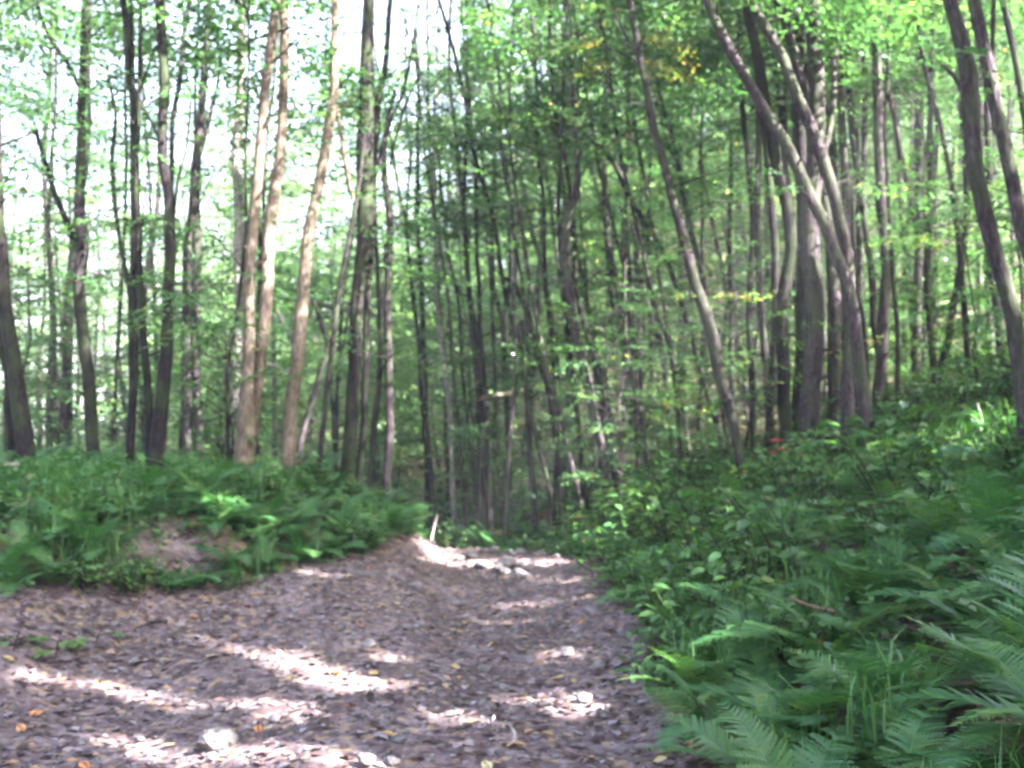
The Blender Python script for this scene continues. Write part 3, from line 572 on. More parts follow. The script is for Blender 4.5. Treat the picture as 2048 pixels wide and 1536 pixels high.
hero('plain brown pole standing just left of the big right-hand trunk', 18.0, [[(1985, 760, 16), (1981, 671, 15), (1977, 534, 15), (1970, 400, 14), (1962, 240, 12), (1958, 90, 11)]], bark='mid', low=(3, 3, 8), canopy=18)
hero('thin pole far up the slope between two darker poles', 20.0, [[(1846, 800, 12), (1850, 640, 12), (1853, 480, 11), (1858, 300, 10), (1860, 120, 9), (1864, 0, 8)]], bark='mid', low=(3, 3, 8), canopy=14)
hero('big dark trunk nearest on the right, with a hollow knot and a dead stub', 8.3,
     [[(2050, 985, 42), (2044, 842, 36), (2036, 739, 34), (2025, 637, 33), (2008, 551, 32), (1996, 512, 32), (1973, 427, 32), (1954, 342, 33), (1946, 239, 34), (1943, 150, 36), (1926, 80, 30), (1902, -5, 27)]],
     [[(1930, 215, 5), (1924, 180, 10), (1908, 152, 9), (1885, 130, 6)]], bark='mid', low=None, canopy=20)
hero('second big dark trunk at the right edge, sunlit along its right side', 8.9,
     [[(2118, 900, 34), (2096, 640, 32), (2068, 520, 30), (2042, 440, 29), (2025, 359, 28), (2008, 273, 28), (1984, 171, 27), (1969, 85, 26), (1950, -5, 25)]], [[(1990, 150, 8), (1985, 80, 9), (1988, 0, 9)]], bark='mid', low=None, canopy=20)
hero('slim trunk leaning in at the upper right corner', 11.0, [[(2075, 900, 16), (2068, 500, 15), (2055, 260, 14), (2045, 188, 14), (2032, 120, 13), (2018, 62, 13), (2001, -5, 12)]], bark='dark', low=None, canopy=16)

def slim(n, xlo, xhi, dlo, dhi, lean, w, grp, seed, barks):
    r = np.random.default_rng(seed)
    for k in range(n):
        x = xlo + (xhi - xlo) * (k + r.random()) / n; d = r.uniform(dlo, dhi); ln = r.uniform(*lean); ww = r.uniform(*w); yb = 900 - (x - 1024) * .13 + r.uniform(-20, 20)
        p = at(x, yb, d)
        if zones(p[:1], p[1:2])[0][0] < .4 and zones(p[:1], p[1:2])[1][0] < .4: continue
        cv = r.normal(0, 14); ys = np.linspace(yb, -10, 7); t = np.linspace(0, 1, 7)
        hero('slim stem', d, [[(x - ln * q ** 1.3 + cv * math.sin(3.1 * q) + r.normal(0, 4), yy, ww * (1 - .35 * q)) for q, yy in zip(t, ys)]], bark=barks[k % len(barks)], low=(1, 3, 8), canopy=5, H=8)
        o = [o for o in COL.objects if o.get('label') == 'slim stem'][-1]; o['group'] = grp
slim(16, 1500, 2030, 14.5, 20, (0, 110), (10, 19), 'slim stems up the right slope', 801, ['dark', 'mid', 'dark'])
slim(26, 830, 1500, 16.5, 25, (20, 210), (6, 12), 'slim stems in the hollow', 802, ['dark', 'mid'])
slim(7, 60, 700, 15, 20, (-50, 60), (7, 11), 'slim stems beyond the left bank', 803, ['mid', 'dark'])
# ------------------------------------------------------------------ prototypes for the rest of the wood
def proto_tree(name, cat, H, rbase, z0, nb, rmax, size, bark, seed, mat, spr=(3, 6), scale=(.8, 1.3), fork=False, sides=7):
    r = np.random.default_rng(seed); g = Geo(); lv = Leaves()
    n = 9; zs = np.linspace(-.25, H, n); wx = np.cumsum(r.normal(0, .11, n)) * np.linspace(.3, 1, n); wy = np.cumsum(r.normal(0, .11, n)) * np.linspace(.3, 1, n)
    P = np.stack([wx - wx[0], wy - wy[0], zs], 1); Rr = rbase * np.linspace(1.15, .12, n)
    C = catmull(np.hstack([P, Rr[:, None]]), .5); g.tube(C[:, :3], C[:, 3], sides, .12, seed)
    if fork:
        k = n // 3; a = r.uniform(0, 6.28)
        Q = np.array([P[k] + np.array([math.cos(a), math.sin(a), 0]) * t * t * 1.3 + np.array([0, 0, t * (H * .6)]) for t in np.linspace(0, 1, 6)])
        g.tube(catmull(Q, .5), np.linspace(rbase * .6, rbase * .12, len(catmull(Q, .5))), sides, .12, seed + 1)
        crown_into(lv, g, r, Q, max(Q[0][2], z0), Q[-1][2], nb // 3, rmax * .8, size, spr, scale)
    crown_into(lv, g, r, C[:, :3], z0, H, nb, rmax, size, spr, scale)
    root = thing(name, 'prototype', cat)
    link('trunk', g.mesh('trunk', BARK[bark]), root); link('crown', lv.mesh('crown', mat), root)
    return root
PROTO = [proto_tree('beech_tree', 'tree', 13, .085, 5.0, 11, 1.9, .095, 'mid', 11, CANOPY), proto_tree('beech_tree', 'tree', 14, .10, 6.0, 11, 2.1, .095, 'dark', 12, CANOPY, fork=True),
         proto_tree('beech_tree', 'tree', 12, .07, 3.0, 12, 1.7, .09, 'dark', 13, CANOPY), proto_tree('beech_tree', 'tree', 13, .09, 5.5, 11, 2.0, .10, 'mid', 14, CANOPY)]
PFAR = [proto_tree('beech_tree', 'tree', 14, .13, 1.5, 22, 2.6, .17, 'mid', 21, FARLEAF_LIT_TONE, (3, 5), (1.1, 1.7)), proto_tree('beech_tree', 'tree', 15, .14, 2.5, 22, 2.8, .17, 'dark', 22, FARLEAF_LIT_TONE, (3, 5), (1.1, 1.7), fork=True),
        proto_tree('beech_tree', 'tree', 12, .11, .8, 22, 2.5, .16, 'mid', 23, FARLEAF_LIT_TONE, (3, 5), (1.1, 1.7))]
PSML = [proto_tree('young_tree', 'tree', 5.5, .05, .3, 26, 1.9, .15, 'mid', 41, FARLEAF_LIT_TONE, (3, 5), (.9, 1.4)), proto_tree('young_tree', 'tree', 7, .06, .5, 28, 2.1, .15, 'dark', 42, FARLEAF_LIT_TONE, (3, 5), (.9, 1.4))]
PSAP = [proto_tree('sapling', 'sapling', 3.6, .022, .5, 20, .95, .075, 'dark', 31, CANOPY, (1, 3), (.5, .85), sides=5), proto_tree('sapling', 'sapling', 2.4, .016, .3, 16, .75, .075, 'mid', 32, CANOPY, (1, 3), (.45, .8), sides=5),
        proto_tree('sapling', 'sapling', 4.8, .03, .9, 24, 1.15, .075, 'mid', 33, CANOPY, (1, 3), (.55, .9), sides=5)]
hero_xy = [(o.location.x, o.location.y) for o in COL.objects if o.get('category') == 'tree' and o.get('label') != 'prototype']
placed = list(hero_xy)
def free(x, y, dmin):
    return all((x - a) ** 2 + (y - b) ** 2 > dmin * dmin for a, b in placed)
first = {}
def place(proto, x, y, s, label, group, dz=0.0, tilt=.05, rz=None, r=rng):
    rot = (r.normal(0, tilt), r.normal(0, tilt), r.uniform(0, 6.28) if rz is None else rz); loc = (x, y, tz(x, y) + dz)
    if proto not in first:
        first[proto] = 1; o = proto; o.location = loc; o.rotation_euler = rot; o.scale = (s,) * 3; o['label'] = label; o['group'] = group
        return o
    return copy_tree(proto, loc, rot, s, label, group)
# middle distance: poles among the trees above
rb = np.random.default_rng(55)
def scatter_trees(n, ylo, yhi, protos, dmin, lab, grp, srange, accept):
    k = 0; tries = 0
    while k < n and tries < n * 60:
        tries += 1
        y = ylo + (yhi - ylo) * rb.random(); w = .58 * y + 2.5; x = rb.uniform(-w, w)
        sr, sl = zones(np.array([x]), np.array([y]))
        if (sr[0] < .5 and sl[0] < .7) or not free(x, y, dmin) or not accept(x, y): continue
        place(protos[rb.integers(len(protos))], x, y, rb.uniform(*srange), lab(x, y), grp(x, y), r=rb); placed.append((x, y)); k += 1
side = lambda x, y: 'left' if x < -.18 * y else ('right' if x > .12 * y else 'mid')
LAB = {'left': 'slim leafy tree standing in the bright open wood beyond the left bank', 'right': 'slim dark tree standing high on the wooded slope to the right', 'mid': 'slim tree in the shaded gully beyond the end of the path'}
GRP = {'left': 'trees beyond the left bank', 'right': 'trees up the right slope', 'mid': 'trees in the gully beyond the path'}
LABF = {'left': 'distant sunlit tree showing pale through gaps on the left', 'right': 'distant tree closing the view at the top of the slope', 'mid': 'distant hazy tree on the far side of the valley'}
GRPF = {'left': 'distant trees on the left', 'right': 'distant trees at the top of the slope', 'mid': 'distant trees across the valley'}
skyhole = lambda x, y: not (-.185 < x / y < -.055)
scatter_trees(90, 14, 30, PROTO, 1.05, lambda x, y: LAB[side(x, y)], lambda x, y: GRP[side(x, y)], (.65, 1.0), lambda x, y: not (x > .1 * y and rb.random() < .3) and not (-.13 * y < x < .22 * y and (y < 19 or rb.random() < .4)) and not (x < -.1 * y and rb.random() < .6) and (skyhole(x, y) or rb.random() < .4))
scatter_trees(70, 26, 50, PFAR, 2.2, lambda x, y: LABF[side(x, y)], lambda x, y: GRPF[side(x, y)], (.7, 1.1), lambda x, y: not (x < 0 and y < 36) and not (x < -.1 * y and rb.random() < .4) and (skyhole(x, y) or (y < 38 and rb.random() < .3)))
scatter_trees(44, 21, 55, PSML, 1.6, lambda x, y: 'low bushy young tree on the far side of the hollow', lambda x, y: 'young trees across the hollow', (.8, 1.3), lambda x, y: -16 < x < 8)
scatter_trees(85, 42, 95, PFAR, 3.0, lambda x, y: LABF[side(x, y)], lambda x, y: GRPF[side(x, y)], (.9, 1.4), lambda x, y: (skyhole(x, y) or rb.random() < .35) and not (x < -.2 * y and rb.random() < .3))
# young understorey
k = 0
while k < 95:
    y = rb.uniform(9.5, 26); x = rb.uniform(-.55 * y, .58 * y); sr, sl = zones(np.array([x]), np.array([y]))
    if (sr[0] < 1.2 and sl[0] < 1.6) or (x < -.1 * y and (y < 13.5 or rb.random() < .3)) or (x > 0 and rb.random() < .3) or (1.5 < x < 6 and 9 < y < 15.5 and rb.random() < .8) or (y < 12 and x > 1 and rb.random() < .75): continue
    s = side(x, y)
    place(PSAP[rb.integers(3)], x, y, rb.uniform(.7, 1.15), {'left': 'leafy sapling among the trunks on the left bank', 'right': 'leafy sapling among the trunks up the right slope', 'mid': 'leafy sapling in the undergrowth where the path ends'}[s],
          {'left': 'saplings on the left bank', 'right': 'saplings on the right slope', 'mid': 'saplings where the path ends'}[s], r=rb); k += 1

# unseen trees added right of the frame so their carved crowns shade the path
def shade_tree(x, y, H, seed, nb=44):
    r = np.random.default_rng(seed); zb = tz(x, y); g = Geo(); lv = Leaves()
    P = np.array([[x, y, zb - .2], [x + r.normal(0, .1), y + r.normal(0, .1), zb + H * .3], [x + r.normal(0, .25), y + r.normal(0, .25), zb + H * .65], [x + r.normal(0, .4), y + r.normal(0, .4), zb + H]])
    C = catmull(P, .25)
    if gap_hit(C, .08): return False
    g.tube(C, np.linspace(.15, .02, len(C)), 8, .1, seed)
    crown_into(lv, g, r, C, zb + H * .38, zb + H, nb, 2.6, .15, (4, 6), (1.1, 1.7), 'clear')
    root = thing('beech_tree', 'unseen beech tree added right of the camera to shade the path', 'tree', (x, y, zb), group='shade trees up the right slope')
    base = np.array([x, y, zb])
    link('trunk', g.mesh('trunk', BARK['mid'], base), root)
    link('crown', lv.mesh('crown', CANOPY, base, carve=True, keep=lambda P: (P[:, 0] > .56 * P[:, 1]) | (P[:, 2] > 1.6 + .5 * P[:, 1])), root)
    return True
si = 0
for ix in range(8):
    for iy in range(7):
        for attempt in range(14):
            x = 4.6 + ix * 2.7 + rng.uniform(-1.2, 1.2); y = -9 + iy * 2.7 + rng.uniform(-1.2, 1.2) - .3 * ix; si += 1
            if x < .6 * y + 1.2 or y > 8.5: continue
            if shade_tree(x, y, rng.uniform(10.5, 13.5), 300 + si, 46): break

# ------------------------------------------------------------------ undergrowth: ferns
def frond_mesh(seed, arch, n=34, mat=FERN):
    r = np.random.default_rng(seed); V = []; F = []; T = []
    def rach(t):
        a0, a1 = arch; a = a0 + (a1 - a0) * t
        return a
    pts = [np.zeros(3)]; tang = []
    for i in range(n + 3):
        a = rach(i / (n + 2)); d = np.array([0, math.cos(a), math.sin(a)]); tang.append(d); pts.append(pts[-1] + d / (n + 3))
    side_w = .006
    for i in range(n + 2):       # rachis ribbon (two crossing faces)
        p, q = pts[i], pts[i + 1]; w = side_w * (1 - i / (n + 4))
        k = len(V); V += [p + [w, 0, 0], p - [w, 0, 0], q - [w, 0, 0], q + [w, 0, 0]]; F.append((k, k + 1, k + 2, k + 3)); T.append(.75)
    for i in range(3, n + 2):
        t = (i - 3) / (n - 1); L = .27 * (math.sin(math.pi * (t * .82 + .16)) ** .8) * (1 - .25 * t) * r.uniform(.88, 1.06)
        up = np.cross([1, 0, 0], tang[i])
        for s in (-1, 1):
            if r.random() < .03: continue
            ang = R(r.uniform(62, 72)) ; d = np.array([s * math.sin(ang), 0, 0]) + tang[i] * math.cos(ang) + up * r.uniform(-.02, .12)
            d /= np.linalg.norm(d); f = tang[i] * .9 + up * r.uniform(-.35, .05)
            m = 8; tone = float(np.clip(.45 + r.normal(0, .16), 0, 1))
            for j in range(m):   # pinnules either side of the pinna midrib
                u = j / m; o = pts[i] + d * L * u + np.array([0, 0, -.10 * L * u * u]); o2 = pts[i] + d * L * min(1, u + 1.25 / m) + np.array([0, 0, -.10 * L * u * u])
                h = .034 * (1 - .85 * u) * L / .3 * 1.15 + .004
                k = len(V); V += [o, o + (o2 - o) * .35 + f * h, o2, o + (o2 - o) * .35 - f * h]; F.append((k, k + 1, k + 2, k + 3)); T.append(tone + r.normal(0, .05))
    return mesh_np('frond', np.array(V), np.array(F), mat, False, np.array(T))
FRONDS = [frond_mesh(1, (R(62), R(-12))), frond_mesh(2, (R(48), R(-28))), frond_mesh(3, (R(72), R(8))), frond_mesh(4, (R(36), R(-22))), frond_mesh(5, (R(55), R(-40)))]
DRY = [frond_mesh(11, (R(40), R(-45)), mat=DRYFERN), frond_mesh(12, (R(20), R(-40)), mat=DRYFERN)]
def fern(x, y, size, nf, label, group, r, yaw0=None):
    z = tz(x, y); root = thing('fern', label, 'fern', (x, y, z - .02), (r.normal(0, .08), r.normal(0, .08), r.uniform(0, 6.28)), group)
    for k in range(nf):
        o = link('frond', DRY[r.integers(2)] if x > 0 and r.random() < .06 else FRONDS[r.integers(len(FRONDS))], root)
        o.rotation_euler = (r.normal(0, .16), r.normal(0, .14), 2 * math.pi * k / nf + r.normal(0, .22)); s = size * r.uniform(.72, 1.12); o.scale = (s * r.uniform(.8, 1.1), s, s)
    return root
rf = np.random.default_rng(77)
nfern = 0; fpl = []
SPECIAL = [(1580, 1450, 3.6, .62, 'large fern spreading over the path edge in the lower right, nearest the leaf litter'), (1800, 1330, 3.9, .75, 'broad fern filling the lower right, fronds sweeping left'),
           (1960, 1480, 3.3, .6, 'fern in the bottom right corner, closest to the viewer'), (1930, 1060, 5.6, .8, 'tall pale green fern near the right edge below the big dark trunk'),
           (1650, 1180, 5.6, .8, 'fern with drooping fronds beside a grey stick on the right bank'), (1560, 1300, 4.6, .8, 'fern overhanging the dark hollow at the right path edge'),
           (2010, 875, 8.9, .7, 'sunlit fern glowing pale at the foot of the right-edge trunk')]
for px, py, d, s, lab in SPECIAL:
    p = at(px, py, d); fern(p[0], p[1], s, 11, lab, 'ferns on the right bank', rf); fpl.append((p[0], p[1]))
def ffree(x, y, d): return all((x - a) ** 2 + (y - b) ** 2 > d * d for a, b in fpl)
def scatter_ferns(n, gen, size, dmin, label, group, nf=(7, 11)):
    global nfern
    k = t = 0
    while k < n and t < n * 80:
        t += 1; x, y = gen()
        sr, sl = zones(np.array([x]), np.array([y]))
        if sr[0] < .2 and sl[0] < float(bare(x, y)) + .3 * rf.random(): continue
        if not ffree(x, y, dmin): continue
        fern(x, y, rf.uniform(*size), int(rf.integers(*nf)), label, group, rf); fpl.append((x, y)); k += 1; nfern += 1
def g_right():
    y = rf.uniform(3.3, 7.5); return float(e_of(y)) + rf.uniform(.3, .62 * y - .3), y
scatter_ferns(66, g_right, (.42, .86), .36, 'green fern arching among others low on the right bank', 'ferns on the right bank')
def g_right2():
    y = rf.uniform(7.5, 15); return float(e_of(y)) + rf.uniform(.3, 8), y
scatter_ferns(55, g_right2, (.5, .85), .5, 'fern growing between the trunks higher on the right slope', 'ferns up the right slope')
def g_left():
    y = rf.uniform(6.9, 14.0); return rf.uniform(-6.0, -.9), y
scatter_ferns(150, g_left, (.36, .66), .27, 'fern growing thickly along the top of the left bank', 'ferns on the left bank')
def g_mid():
    y = rf.uniform(13.5, 20); return rf.uniform(-3, 3.5), y
scatter_ferns(40, g_mid, (.5, .8), .5, 'fern in the dim hollow where the path disappears', 'ferns where the path ends')

# ------------------------------------------------------------------ broad-leaved shrubs and seedlings
def shrub_proto(seed, h, rad, nstem, size, name='shrub', cat='shrub', mat=SHRUB, per=(9, 15)):
    r = np.random.default_rng(seed); g = Geo(); P = []; D = []; Nn = []; S = []; T = []
    for i in range(nstem):
        a = r.uniform(0, 6.28); q = rad * math.sqrt(r.random()); top = np.array([math.cos(a) * q, math.sin(a) * q, h * r.uniform(.45, 1) * (1 - .35 * q / rad)])
        o = np.array([math.cos(a), math.sin(a), 0]) * q * .2; mid = (o + top) / 2 + r.normal(0, .06, 3) + [0, 0, .08]
        C = catmull(np.array([o - [0, 0, .05], mid, top]), .12); g.tube(C, np.linspace(.006, .002, len(C)), 4)
        t0 = r.uniform(.2, .75)
        for j in range(r.integers(*per)):
            u = r.uniform(.3, 1.0); b = r.uniform(0, 6.28); c = C[int(u * (len(C) - 1))]
            P.append(c + np.array([math.cos(b), math.sin(b), .1]) * r.uniform(.02, .10)); d = np.array([math.cos(b), math.sin(b), r.uniform(-.5, .15)]); D.append(d / np.linalg.norm(d))
            nn = np.array([r.normal(0, .3), r.normal(0, .3), 1]); Nn.append(nn / np.linalg.norm(nn)); S.append(size * r.uniform(.6, 1.25)); T.append(np.clip(t0 + r.normal(0, .12), 0, .97))
    root = thing(name, 'prototype', cat); link('stem', g.mesh('stem', BARK['dark']), root)
    link('foliage', leaf_mesh('foliage', np.array(P), np.array(D), np.array(Nn), np.array(S), np.array(T), mat, 'hex', .68), root)
    return root
SH = [shrub_proto(401, .75, .55, 20, .095), shrub_proto(402, .5, .5, 18, .08), shrub_proto(403, 1.0, .6, 24, .10), shrub_proto(404, .4, .45, 18, .07)]
def scatter_shrubs(n, gen, dmin, label, group, ok, srange=(.7, 1.2)):
    k = t = 0
    while k < n and t < n * 60:
        t += 1; x, y = gen(); sr, sl = zones(np.array([x]), np.array([y]))
        if not ok(sr[0], sl[0], x, y) or not ffree(x, y, dmin): continue
        place(SH[rf.integers(4)], x, y, rf.uniform(*srange), label, group, r=rf, tilt=.12); fpl.append((x, y)); k += 1
scatter_shrubs(85, lambda: (lambda y: (float(e_of(y)) + rf.uniform(.1, 6), y))(rf.uniform(6.0, 15)), .30, 'broad-leaved shrub in the undergrowth of the right bank', 'shrubs on the right bank', lambda a, b, x, y: a > .3, (.85, 1.45))
scatter_shrubs(24, lambda: (lambda y: (float(e_of(y)) + rf.uniform(.25, .9), y))(rf.uniform(5.6, 10)), .28, 'broad-leaved shrub leaning over the right edge of the path', 'shrubs at the right path edge', lambda a, b, x, y: a > .2, (.7, 1.0))
scatter_shrubs(130, lambda: (rf.uniform(-6.5, -1.0), rf.uniform(7.0, 16)), .27, 'low leafy shrub on the left bank under the trunks', 'shrubs on the left bank', lambda a, b, x, y: b > bare(x, y) + .05, (.4, .8))
scatter_shrubs(60, lambda: (rf.uniform(-4, 4), rf.uniform(13.6, 22)), .4, 'dark leafy shrub filling the hollow beyond the path', 'shrubs beyond the path', lambda a, b, x, y: a > .25 or b > .6)
scatter_shrubs(45, lambda: (lambda y: (rf.uniform(.15, .56) * y, y))(rf.uniform(13, 24)), .5, 'leafy shrub between the trunks high on the slope', 'shrubs up the right slope', lambda a, b, x, y: a > .4)
scatter_shrubs(25, lambda: (lambda y: (rf.uniform(-.56, -.12) * y, y))(rf.uniform(15, 24)), .5, 'leafy shrub beyond the left bank where the ground falls away', 'shrubs beyond the left bank', lambda a, b, x, y: b > .6)

BIGLEAF = shrub_proto(409, .55, .35, 12, .17, per=(6, 9))
for px, py, d, sc, lab in [(1345, 1245, 7.3, .95, 'dark shrub with big oval leaves overhanging the right edge of the path'), (1420, 1190, 7.6, 1.0, 'big-leaved shrub behind the one overhanging the path edge'),
                           (1300, 1185, 8.3, .8, 'small big-leaved shrub where the right bank narrows the path'), (1470, 1270, 6.6, .9, 'big-leaved shrub above the dark hollow at the right path edge')]:
    p = at(px, py, d); o = place(BIGLEAF, p[0], p[1], sc, lab, 'big-leaved shrubs at the path edge', r=rf)
def seedling(px, py, d, nleaf, hgt, size, label, r, mat=SHRUB, spread=.14, tint=.55):
    p = at(px, py, d) if d else hit(px, py); z = tz(p[0], p[1]); root = thing('seedling', label, 'seedling', (p[0], p[1], z)); g = Geo()
    P = []; D = []; Nn = []; S = []
    C = catmull(np.array([[0, 0, -.02], [.02, 0, hgt * .5], [.05, -.02, hgt]]), .05); g.tube(C, np.linspace(.006, .003, len(C)), 5)
    for j in range(nleaf):
        b = 2 * math.pi * j / nleaf + r.normal(0, .3); c = C[int((.45 + .55 * r.random()) * (len(C) - 1))]; q = c + np.array([math.cos(b), math.sin(b), .15]) * spread * r.uniform(.5, 1.2)
        g.tube(np.array([c, (c + q) / 2 + [0, 0, .01], q]), [.003, .002, .002], 4)
        for lob, sc in ((0, 1), (.7, .8), (-.7, .8), (1.5, .5), (-1.5, .5)):      # lobes of a palmate leaf
            dd = np.array([math.cos(b + lob), math.sin(b + lob), -.25]); P.append(q); D.append(dd / np.linalg.norm(dd)); Nn.append(np.array([.1 * lob, 0, 1.0])); S.append(size * sc)
    link('stem', g.mesh('stem', BARK['mid']), root)
    link('foliage', leaf_mesh('foliage', np.array(P), np.array(D), np.array(Nn), np.array(S), np.clip(np.full(len(P), tint) + r.normal(0, .05, len(P)), 0, 1), mat, 'hex', .6), root)
rs = np.random.default_rng(5)
seedling(110, 1310, 0, 8, .17, .11, 'pale green maple seedling with lobed leaves beside the path, lower left', rs, tint=.7)
seedling(25, 1305, 0, 5, .14, .09, 'small maple seedling at the left edge of the path, left of the larger one', rs, tint=.6)
seedling(190, 1290, 0, 4, .10, .08, 'tiny maple seedling just behind the pale green one', rs, tint=.65)
seedling(1572, 870, 13.0, 7, .55, .10, 'seedling with bright red leaves left of the tall straight trunk', rs, REDLEAF, .2)
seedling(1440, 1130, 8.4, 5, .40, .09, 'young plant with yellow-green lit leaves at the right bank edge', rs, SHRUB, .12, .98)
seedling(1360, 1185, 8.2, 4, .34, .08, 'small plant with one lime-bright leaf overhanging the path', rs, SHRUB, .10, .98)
seedling(30, 985, 9.8, 5, .35, .08, 'seedling with withered orange leaves at the far left edge', rs, LITTER, .14, .85)
seedling(740, 950, 12.3, 5, .22, .09, 'withered orange-brown plant at the foot of the thick dark trunk', rs, LITTER, .14, 1.0)

# ------------------------------------------------------------------ grass, ground cover, leaf litter, gravel
def sample_region(n, gen, ok):
    X = []; 
    out = np.zeros((0, 2))
    while len(out) < n:
        p = gen(n * 2); sr, sl = zones(p[:, 0], p[:, 1]); out = np.vstack([out, p[ok(sr, sl, p)]])
    return out[:n]
rg = np.random.default_rng(99)
def fan(n, ylo, yhi, k=.56):
    y = ylo + (yhi - ylo) * rg.random(n) ** .8; return np.stack([rg.uniform(-k, k, n) * y, y], 1)
name_left = lambda p: p[:, 0].mean() < 0
def grass(name, n, gen, ok, label, h=(.12, .34), mat=GRASS):
    p = sample_region(n, gen, ok); p = p[vnoise(p[:, 0] * 1.3, p[:, 1] * 1.3, 0, 8) > (.22 if name_left(p) else -.1)]; n = len(p); z = terrain(p[:, 0], p[:, 1]); B = np.stack([p[:, 0], p[:, 1], z - .01], 1)
    a = rg.uniform(0, 6.28, n); L = rg.uniform(*h, n)[:, None]; d = np.stack([np.cos(a), np.sin(a), 0 * a], 1); w = np.stack([-np.sin(a), np.cos(a), 0 * a], 1) * .006
    lean = rg.uniform(.2, .9, n)[:, None]
    M = B + d * L * .25 * lean + [0, 0, 1] * L * .6; Tp = B + d * L * .85 * lean + [0, 0, 1] * L * (1 - .35 * lean)
    V = np.stack([B - w, B + w, M + w * .8, M - w * .8, Tp - w * .15, Tp + w * .15], 1).reshape(-1, 3); i = 6 * np.arange(n)[:, None]
    F = np.concatenate([i + np.array([[0, 1, 2, 3]]), i + np.array([[3, 2, 5, 4]])]); t = rg.uniform(.1, .9, n)
    o = link(name, mesh_np(name, V, F, mat, False, np.concatenate([t, t]))); o['kind'] = 'stuff'; o['label'] = label
grass('grass', 8000, lambda n: np.stack([rg.uniform(-6.5, -.9, n), rg.uniform(6.9, 14.5, n)], 1), lambda a, b, p: (b > bare(p[:, 0], p[:, 1]) + .05) & (b < 3.0), 'bright green drooping grass along the left bank', (.2, .48))
grass('grass', 8000, lambda n: fan(n, 3, 11), lambda a, b, p: (a > .25) & (a < 4.5), 'thin grass between the ferns of the right bank', (.2, .5))
def scatter_leaves(name, n, gen, ok, hgt, size, mat, label, flat=.25, tint=(0, 1), shape='rhomb', hole=None, asp=.66):
    p = sample_region(n, gen, ok)
    if hole is not None: p = p[hole(p)]
    n = len(p); z = terrain(p[:, 0], p[:, 1]); a = rg.uniform(0, 6.28, n); h = rg.uniform(*hgt, n)
    P = np.stack([p[:, 0], p[:, 1], z + h], 1); D = np.stack([np.cos(a), np.sin(a), rg.normal(0, flat, n)], 1); D /= np.linalg.norm(D, axis=1, keepdims=True)
    Nn = np.stack([rg.normal(0, flat, n), rg.normal(0, flat, n), np.ones(n)], 1); S = rg.uniform(*size, n); T = rg.uniform(*tint, n)
    o = link(name, leaf_mesh(name, P, D, Nn, S, T, mat, shape, asp)); o['kind'] = 'stuff'; o['label'] = label; return o
patchy = lambda th, f=.9, sd=20: (lambda p: fbm(p[:, 0] * f, p[:, 1] * f, 0, sd, 3) > th + rg.normal(0, .08, len(p)))
scatter_leaves('ground_cover', 60000, lambda n: fan(n, 5, 26), lambda a, b, p: (a > .3) | (b > .35), (.03, .30), (.045, .085), SHRUB, 'low green ground cover under the trees', .35, (.05, .85), hole=patchy(-.12))
scatter_leaves('ground_cover', 9000, lambda n: np.stack([rg.uniform(-5.8, -1.0, n), rg.uniform(6.9, 14.2, n)], 1), lambda a, b, p: (b > bare(p[:, 0], p[:, 1]) - .1) & (b < 2.2), (.02, .12), (.05, .085), SHRUB, 'small green leaves creeping down the left bank', .35, (.05, .7), hole=patchy(.02, 1.6))
scatter_leaves('leaf_litter', 6500, lambda n: fan(n, 3.6, 15, .6), lambda a, b, p: (a < .5) & (b < .9), (.002, .022), (.04, .095), LITTER, 'brown and grey fallen leaves littering the path', .12, (0, .84))
scatter_leaves('leaf_litter', 26000, lambda n: fan(n, 3.6, 18, .6), lambda a, b, p: (a >= .5) | (b >= .9), (.002, .03), (.04, .085), LITTER, 'brown fallen leaves covering the forest floor', .28, (0, .6))
scatter_leaves('ground_cover', 52000, lambda n: np.stack([rg.uniform(-34, 40, n), rg.uniform(22, 85, n)], 1), lambda a, b, p: (a > .5) | (b > .5), (.05, 1.1), (.2, .42), FARLEAF_LIT_TONE, 'green undergrowth on the far hillside', .5, (.1, .9), hole=patchy(-.55, .3))
# stones
def stone_mesh(seed, sub=2, flat=.62):
    import bmesh
    r = np.random.default_rng(seed); bm = bmesh.new(); bmesh.ops.create_icosphere(bm, subdivisions=sub, radius=.5)
    cuts = [r.normal(0, 1, 3) for _ in range(9)]; cuts = [c / np.linalg.norm(c) for c in cuts]; lim = [r.uniform(.30, .46) for _ in cuts]
    for v in bm.verts:
        p = np.array(v.co)
        for c, l in zip(cuts, lim):
            q = p @ c
            if q > l: p = p - c * (q - l)
        p = p * (1 + .05 * r.normal()); v.co = (p[0] * 1.1, p[1] * .85, p[2] * flat)
    me = bpy.data.meshes.new('stone'); bm.to_mesh(me); bm.free(); me.materials.append(STONE); me.polygons.foreach_set('use_smooth', np.zeros(len(me.polygons), bool)); return me
SM = [stone_mesh(i, 2 if i > 2 else 3) for i in range(9)]
def stone(px, py, w, label, group=None, mi=None, sink=.25):
    p = hit(px, py); d = p[1]; s = w * d / FPX; z = tz(p[0], p[1])
    o = thing('stone', label, 'stone', (p[0], p[1], z + s * .3 * (1 - sink)), (random.uniform(-.2, .2), random.uniform(-.2, .2), random.uniform(0, 6.28)), group, SM[random.randrange(9) if mi is None else mi])
    o.scale = (s, s, s); return o
stone(432, 1500, 82, 'largest pale grey stone lying on the path, near the bottom', mi=0)
stone(440, 1425, 30, 'small pale stone in the sun patch just behind the largest stone', mi=1)
stone(398, 1438, 34, 'mossy grey stone sunk in the dirt behind the largest stone', mi=4)
stone(1006, 1142, 52, 'angular grey rock on the crest where the path drops away', mi=2)
stone(962, 1140, 34, 'sunlit rock left of the angular rock on the crest', mi=5)
